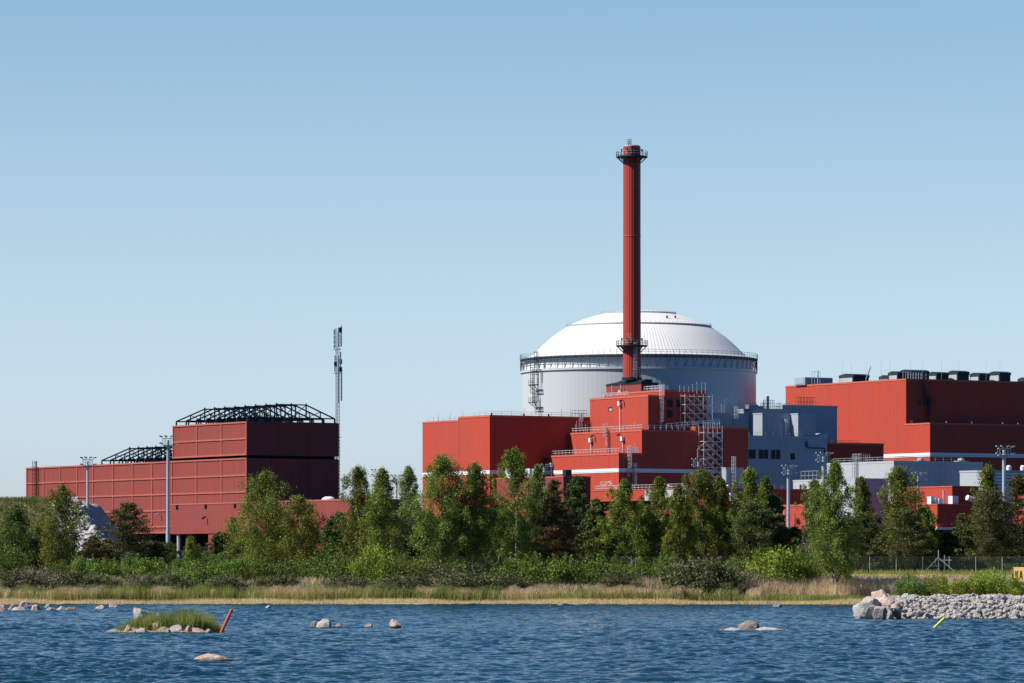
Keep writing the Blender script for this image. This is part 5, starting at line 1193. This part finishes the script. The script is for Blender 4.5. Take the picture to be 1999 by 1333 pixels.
for a in [(278,1213,54,27,'rockg','slanted boulder on the crown of the grassy islet',51,329),(308,1210,26,14,'rockg','pale boulder right of the slanted one on the islet',52,329),(308,1229,28,17,'rockp','knobbly boulder in the middle front of the islet',53,326.3),
          (247,1233,26,14,'rockp','rounded rock at the left front of the islet',54,325.6),(275,1234,26,9,'rockg','flat rock left of the knobbly islet boulder',55,325.2),(313,1237,13,6,'rockg','white pebble rock at the islet waterline',56,324.8),
          (328,1235,14,8,'rockg','small white rock right of the knobbly islet boulder',57,325),(343,1232,28,13,'rockg','flat slab right of centre on the islet front',58,325.5),(366,1231,20,10,'rockp','rock in the grass right of the islet slab',59,325.5),
          (385,1233,26,8,'rockp','low rock near the right end of the islet front',60,325.3),(405,1234,18,7,'rockg','last low rock before the red pole',61,325.2),(262,1235,10,4,'rockg','little stone at the left waterline of the islet',62,325),(354,1236,16,5,'rockg','thin stone under the islet slab',63,324.9)]:
    rock(a[0], a[1], a[2], a[3], a[4], a[5], a[6], 'rocks of the grassy islet', Yd=a[7], depth=.7, tilt=.0)
# navigation spars
pY = 326.5; pt, pb = P(452.5, 1190, pY), P(433, 1232, pY); sp = empty('marker_pole', pb, 0, 'red marker pole leaning right at the end of the grassy islet', 'marker pole', 'leaning marker poles')
d_ = pt-pb; MB().bar(-d_*.15, d_*.5, .22, 12).bar(d_*.5, d_, .24, 12, .22).build('shaft', plain('orange_red_paint', (.62,.09,.035), .5), sp)
MB().bar(d_*.93, d_*1.02, .25, 12, .2).build('cap', M['redpaint'], sp)
pY = F*CH/(1228-HZ); pt, pb = P(1845, 1205, pY), P(1821.5, 1228, pY); sp = empty('marker_pole', pb, 0, 'yellow-green marker pole leaning right in front of the rock embankment', 'marker pole', 'leaning marker poles')
d_ = pt-pb; MB().bar(-d_*.3, d_*.92, .22, 12).build('shaft', plain('lime_paint', (.50,.68,.06), .5), sp); MB().bar(d_*.92, d_, .225, 12, .2).build('cap', plain('green_paint', (.25,.50,.05), .5), sp)

# the small dark bird on the right end of the ledge
bp = P(1537, 1229, 339.6); bd = empty('bird', bp, 0, 'small dark bird standing on the right end of the low rock ledge', 'bird')
bm2 = bmesh.new(); vs_ = [((0,0,.0),.0)]
sk = [(-.20,0,.10,.015),(-.12,0,.13,.04),(-.02,0,.17,.075),(.07,0,.21,.065),(.11,0,.27,.035),(.13,0,.32,.04),(.17,0,.32,.022),(.21,0,.31,.008)]
rings = []
for x_, y_, z_, r_ in sk:
    rings.append([bm2.verts.new((x_+.25*r_*math.sin(t), r_*math.cos(t), z_+r_*math.sin(t))) for t in [2*PI*i/10 for i in range(10)]])
for r1_, r2_ in zip(rings[:-1], rings[1:]):
    for i in range(10): bm2.faces.new((r1_[i], r1_[(i+1) % 10], r2_[(i+1) % 10], r2_[i]))
bm2.faces.new(rings[0][::-1]); bm2.faces.new(rings[-1])
me = bpy.data.meshes.new('body'); bm2.to_mesh(me); bm2.free(); me.materials.append(plain('dark_feathers', (.05,.05,.055), .7)); o = bpy.data.objects.new('body', me); C.objects.link(o); o.parent = bd
for yy in (-.03, .03): MB().bar((.0,yy,-.02), (.01,yy,.13), .014, 6).build('leg', M['black'], bd)

# rock embankment (right) and its shrubs' ground
def embz(X, Y):
    y0 = F*CH/(1210-HZ)-.5; xe = K(1672)*420
    f_ = sstep((Y-y0)/2.2)*.22+sstep((Y-y0-1.6)/4.6)*.78; sh = sstep((X-xe)/2.6); bk = sstep((446-Y)/5)
    return -1.5+(1.5+1.92)*f_*sh*bk+.3*(vnoise(X*1.5, Y*1.5, 81)-.5)+.16*(vnoise(X*4, Y*4, 82)-.5)
tag(grid_mesh('embankment', np.linspace(28, 90, 190), np.linspace(413, 449, 110), embz, rockmat('embankment_gravel', (.30,.27,.22), (.45,.41,.35), (.56,.53,.48))), kind='structure')
rs = np.random.RandomState(8)
def scatter(n, fn, name, label, group, mat, s0, s1, cat='rock'):
    for i in range(n):
        x, y, z, s = fn(i); me = rock_mesh(90+int(rs.randint(9)), mat); o = bpy.data.objects.new(name, me); C.objects.link(o)
        s *= rs.uniform(s0, s1); o.scale = (s*rs.uniform(.9, 1.5), s*rs.uniform(.8, 1.2), s*rs.uniform(.6, .95)); o.rotation_euler = (rs.uniform(-.5, .5), rs.uniform(-.6, .6), rs.uniform(0, 6.28)); o.location = (x, y, z); tag(o, label, cat, group)
def fe(i):
    u = rs.rand(); x = K(1700)*419+rs.rand()*16.5; y = 418.2+u*5.2
    return x, y, float(embz(np.array([[x]]), np.array([[y]]))[0, 0])+.08, 1
scatter(285, fe, 'embankment_rock', 'angular pale grey quarry rock of the embankment slope', 'quarry rocks covering the embankment', 'riprap', .24, .44)
for a in [(1693,1207,48,32,'rockg','big pale boulder at the waterline tip of the embankment',71,418.5),(1723,1181,44,31,'rockp','big pink boulder crowning the embankment tip',72,421),(1703,1192,30,24,'rockg','whitish boulder left under the crowning pink one',73,420),(1715,1195,24,12,'rockg','square slab low on the embankment tip',74,417.5),
          (1735,1196,26,14,'rockg','dark slab right of the square slab',75,417.6),(1752,1190,22,16,'rockp','pink rock at the right of the embankment tip',76,418.5),(1737,1180,22,16,'rockp','rock tucked right under the crowning boulder',77,420)]:
    rock(a[0], a[1], a[2], a[3], a[4], a[5], a[6], 'boulders at the embankment tip', Yd=a[7], depth=1.0, name='boulder', sink=.45)
rock(1668, 1207, 14, 3, 'rockg', 'low dark stone awash just off the embankment tip', 78)

# yellow sign on the embankment
sg = empty('cable_sign', (K(1979)*429, 429, zof(1165, 429)), -.5, 'yellow board sign with black letters KA at the right picture edge', 'sign')
s = 429/F; zb, zt2 = (1165-1136.5)*s, (1165-1107)*s
MB().box(0, -.03, zb, 37*s, .03, zt2).build('board', plain('yellow_board', (.80,.50,.17), .5), sg)
MB().box(-.07, -.05, zb-.05, -.003, .05, zt2+.03).build('edge_frame', plain('orange_frame', (.55,.18,.04), .5), sg)
for xx in (.35, 37*s-.3): MB().box(xx-.05, .035, -.6, xx+.05, .13, zt2-.1).build('post', M['galv'], sg)
L = MB(); x0, zl, zh, st_ = 3.5*s, zb+6*s, zt2-7*s, 1.9*s; yy = -.05
L.box(x0, yy, zl, x0+st_, -.031, zh); zm = (zl+zh)/2
def stroke(a, b, w_=st_):
    a = Vector((a[0], yy, a[1])); b = Vector((b[0], yy, b[1])); L.prism([a, a+Vector((w_,0,0)), b+Vector((w_,0,0)), b], (0, .019, 0))
stroke((x0+st_*.9, zm-.02), (x0+4.6*s, zh)); stroke((x0+st_*1.2, zm+.05), (x0+5.0*s, zl))
x1 = x0+8.3*s; stroke((x1, zl), (x1+2.6*s, zh)); stroke((x1+5.6*s, zl), (x1+2.8*s, zh)); L.box(x1+1.2*s, yy-.001, zl+4.0*s, x1+5.8*s, -.031, zl+5.6*s)
L.build('lettering', M['black'], sg)

def moundmat():
    m = NT('mound_turf', .9, 0, .1); v = m.coord('Object'); n1 = m.noise(v, .12, 5, .6); n2 = m.noise(v, 1.2, 5, .7)
    col = m.ramp(n1, [(.38, (.12,.15,.035)), (.52, (.20,.20,.07)), (.64, (.40,.33,.19))])
    col = m.mix(m.math('MULTIPLY', n2, .5), col, (.10,.11,.04)); sx = m.n('ShaderNodeSeparateXYZ'); m.l(v, sx.inputs[0])
    k = m.math('GREATER_THAN', m.math('ADD', sx.outputs[0], m.math('MULTIPLY', n2, 3.0)), -90.0)
    st = m.n('ShaderNodeTexVoronoi'); st.inputs['Scale'].default_value = 1.6; m.l(v, st.inputs['Vector'])
    rk = m.ramp(st.outputs['Distance'], [(.2, (.58,.54,.49)), (.6, (.34,.31,.28))]); col = m.mix(k, col, rk); m.color(col)
    m.bump(n2, .25); return m.m
# ------------------------------------------------------------------ grassy mound and rubble heap (left)
def moundz(X, Y):
    n_ = vnoise(X*.18, Y*.18, 91); dx = np.maximum(0, X+87.0)/11.0; dy = np.maximum(0, 922-Y)/22.0
    e = np.clip(np.minimum(1-dx, 1-dy), 0, 1)
    return GZ-1+(1+zof(980, 925)-GZ)*e*sstep((1000-Y)/30)*(.97+.03*n_)+n_*.5+1.1*(vnoise(X*.05, Y*.05, 93)-.5)*np.clip(e*2, 0, 1)
tag(grid_mesh('mound', np.linspace(-190, -72, 170), np.linspace(894, 1004, 100), moundz, moundmat()), kind='structure')
n = 26000; X = rs.uniform(-125, -84, n); Y = 893+rs.rand(n)*34; Z = moundz(X, Y); k = ~((X > K(128)*Y)); 
tag(blades('mound_grass', X[k], Y[k], Z[k], .4+.5*rs.rand(k.sum()), .14, grassmat('mound_grass_blades', (.10,.13,.03), (.17,.18,.06), (.34,.29,.15)), rs, .4), kind='stuff')
def rubble_mass(name, n, fn, s0, s1, rs):
    vs, fs = [], []; k0 = 0
    for i in range(n):
        me = rock_mesh(90+int(rs.randint(9)), 'riprap'); key = id(me)
        if key not in RMC:
            a_ = np.zeros(len(me.vertices)*3, dtype=np.float32); me.vertices.foreach_get('co', a_); t_ = np.zeros(len(me.loops), dtype=np.int32); me.loops.foreach_get('vertex_index', t_); RMC[key] = (a_.reshape(-1, 3), t_.reshape(-1, 3))
        v, f = RMC[key]; x, y, z = fn(i)[:3]; s = rs.uniform(s0, s1); rot = Matrix.Rotation(rs.uniform(0, 6.28), 3, 'Z') @ Matrix.Rotation(rs.uniform(-.6, .6), 3, 'X')
        w_ = (v*[s*rs.uniform(.9, 1.5), s, s*rs.uniform(.6, .95)]) @ np.array(rot).T+[x, y, z]; vs.append(w_); fs.append(f+k0); k0 += len(v)
    return tag(np_mesh(name, np.concatenate(vs), np.concatenate(fs), M['riprap'], n=3), kind='stuff')
RMC = {}
def fm(i):
    x = rs.uniform(-91.5, -76.0); y = 899+rs.rand()*28
    z = float(moundz(np.array([[x]]), np.array([[y]]))[0, 0])
    return x, y, z+.28, 1
rubble_mass('rubble_fill', 1500, fm, .28, .55, rs)
scatter(290, fm, 'rubble_rock', 'broken grey rock on the rubble heap below the long red hall', 'rocks of the rubble heap', 'riprap', .6, 1.1)

rubble_mass('embankment_stones', 1700, fe, .12, .26, rs)
# ------------------------------------------------------------------ fence, gate, van and small things on the ground
FY = 640.0; x0, x1 = K(560)*FY, K(2060)*FY
fn = empty('chain_fence', (x0, FY, GZ-.05), 0, 'grey chain-link fence with round posts behind the shore trees', 'fence')
n = 29; wm_ = MB()
for i in range(n+1):
    xx = (x1-x0)*i/n; MB().bar((xx,0,-.2), (xx,0,2.5), .09, 8).build('post', M['galv'], fn)
zz = .05
while zz < 2.4: wm_.bar((0,0,zz), (x1-x0,0,zz), .012); zz += .17
xx = 0
while xx < x1-x0: wm_.bar((xx,0,0), (xx,0,2.4), .010); xx += .24
wm_.bar((0,0,2.42), (x1-x0,0,2.42), .03); wm_.build('wire_mesh', plain('green_wire', (.16,.24,.20), .5), fn)
bx = K(1832)*FY-x0; m = MB(); m.bar((bx,-.1,-.1), (bx,-.1,3.4), .12, 8); m.bar((bx,-.15,2.4), (bx-2.3,-.15,0), .12); m.bar((bx,-.15,2.3), (bx+2.7,-.15,0), .12); m.bar((bx-1,-.1,1.2),(bx+.3,-.1,1.2),.08); m.bar((bx-.4,-.1,2.2),(bx-.4,-.1,1.3),.07)
m.bar((bx+.9,.6,0),(bx+.9,.6,2.7),.10); m.bar((bx,.6,2.0),(bx+1.9,.6,2.0),.12); m.build('brace_frame', M['galv'], fn)
bx = K(1241)*FY-x0; m = MB(); m.bar((bx,-.1,-.1),(bx,-.1,2.5),.12,8); m.bar((bx,-.15,2.3),(bx-1.3,-.15,.9),.09); m.bar((bx,-.15,2.3),(bx+1.3,-.15,.9),.09); m.build('brace_frame', M['galv'], fn)
# red gate
gx, gY = K(408)*700, 700.0
gt = empty('red_gate', (gx, gY, GZ), 0, 'low bright red barred gate in front of the annex columns', 'gate'); gw = 42*gY/F; gz0 = zof(1104, gY)-GZ; gz1 = zof(1083, gY)-GZ
m = MB(); m.bar((0,0,gz0), (gw,0,gz0), .12); m.bar((0,0,gz1), (gw,0,gz1), .16); m.bar((0,0,-.2), (0,0,gz1), .16); m.bar((gw,0,-.2), (gw,0,gz1), .16); m.bar((0,0,(gz0+gz1)/2), (gw,0,(gz0+gz1)/2), .1); m.build('gate_frame', M['redpaint'], gt)
m = MB()
for i in range(1, 9): m.bar((gw*i/9,0,gz0), (gw*i/9,0,gz1), .09)
m.build('bars', M['redpaint'], gt)
# white gable frame
gx, gY = K(188)*690, 690.0
gf = empty('gable_shelter', (gx, gY, GZ), 0, 'white-edged gable roof of a small shelter above the left shrubs', 'shelter'); W_ = 33*gY/F; za = zof(1106, gY)-GZ; zr = zof(1090, gY)-GZ
m = MB(); m.bar((0,0,za), (W_/2,0,zr), .16); m.bar((W_/2,0,zr), (W_,0,za), .16); m.build('verge_board', M['white'], gf)
m = MB(); m.prism([(0,.1,za),(W_/2,.1,zr),(W_,.1,za),(W_,.1,0),(0,.1,0)], (0,2.5,0)); m.build('wall', plain('green_grey_board', (.12,.15,.12), .8), gf)
# white van
vX, vY = K(648)*700, 700.0
va = empty('parked_van', (vX, vY, GZ), 0, 'white panel van parked behind the shrubs, right of the lower pale birch', 'van'); vl = 7.4; vz = zof(1078, vY)-GZ
pr = [(0,.45),(0,vz-.15),(.2,vz),(vl-2.3,vz),(vl-1.4,vz-.25),(vl-.75,vz-1.15),(vl-.1,vz-1.4),(vl,.5)]
MB().prism([(x,0,z) for x, z in pr], (0,2.1,0)).build('body', M['white'], va)
MB().prism([(vl-2.1,-.012,vz-.35),(vl-1.5,-.012,vz-.4),(vl-.95,-.012,vz-1.15),(vl-2.1,-.012,vz-1.15)], (0,.02,0)).build('side_window', M['glass'], va)
for xx in (1.3, vl-1.2): MB().bar((xx,-.05,.38), (xx,.25,.38), .76, 20).build('wheel', M['black'], va)
for xx, zz in ((-.02,1.0),): MB().box(-.03, .1, .9, -.001, .3, 1.25).build('tail_light', M['redpaint'], va)
# timber stack and low hut glimpsed behind the fence
tx_ = K(1880)*652; tb = empty('planter_box', (tx_, 652, GZ), 0, 'brown timber box behind the fence right of the braced post', 'planter'); MB().box(0,0,0,2.0,.9,.8).build('board', plain('timber_board', (.25,.14,.08), .8), tb); MB().box(-.04,-.04,.74,2.04,.94,.86).build('rim', plain('timber_rim', (.30,.18,.10), .8), tb)
for o in bpy.data.objects:
    if '_o' in o: del o['_o']
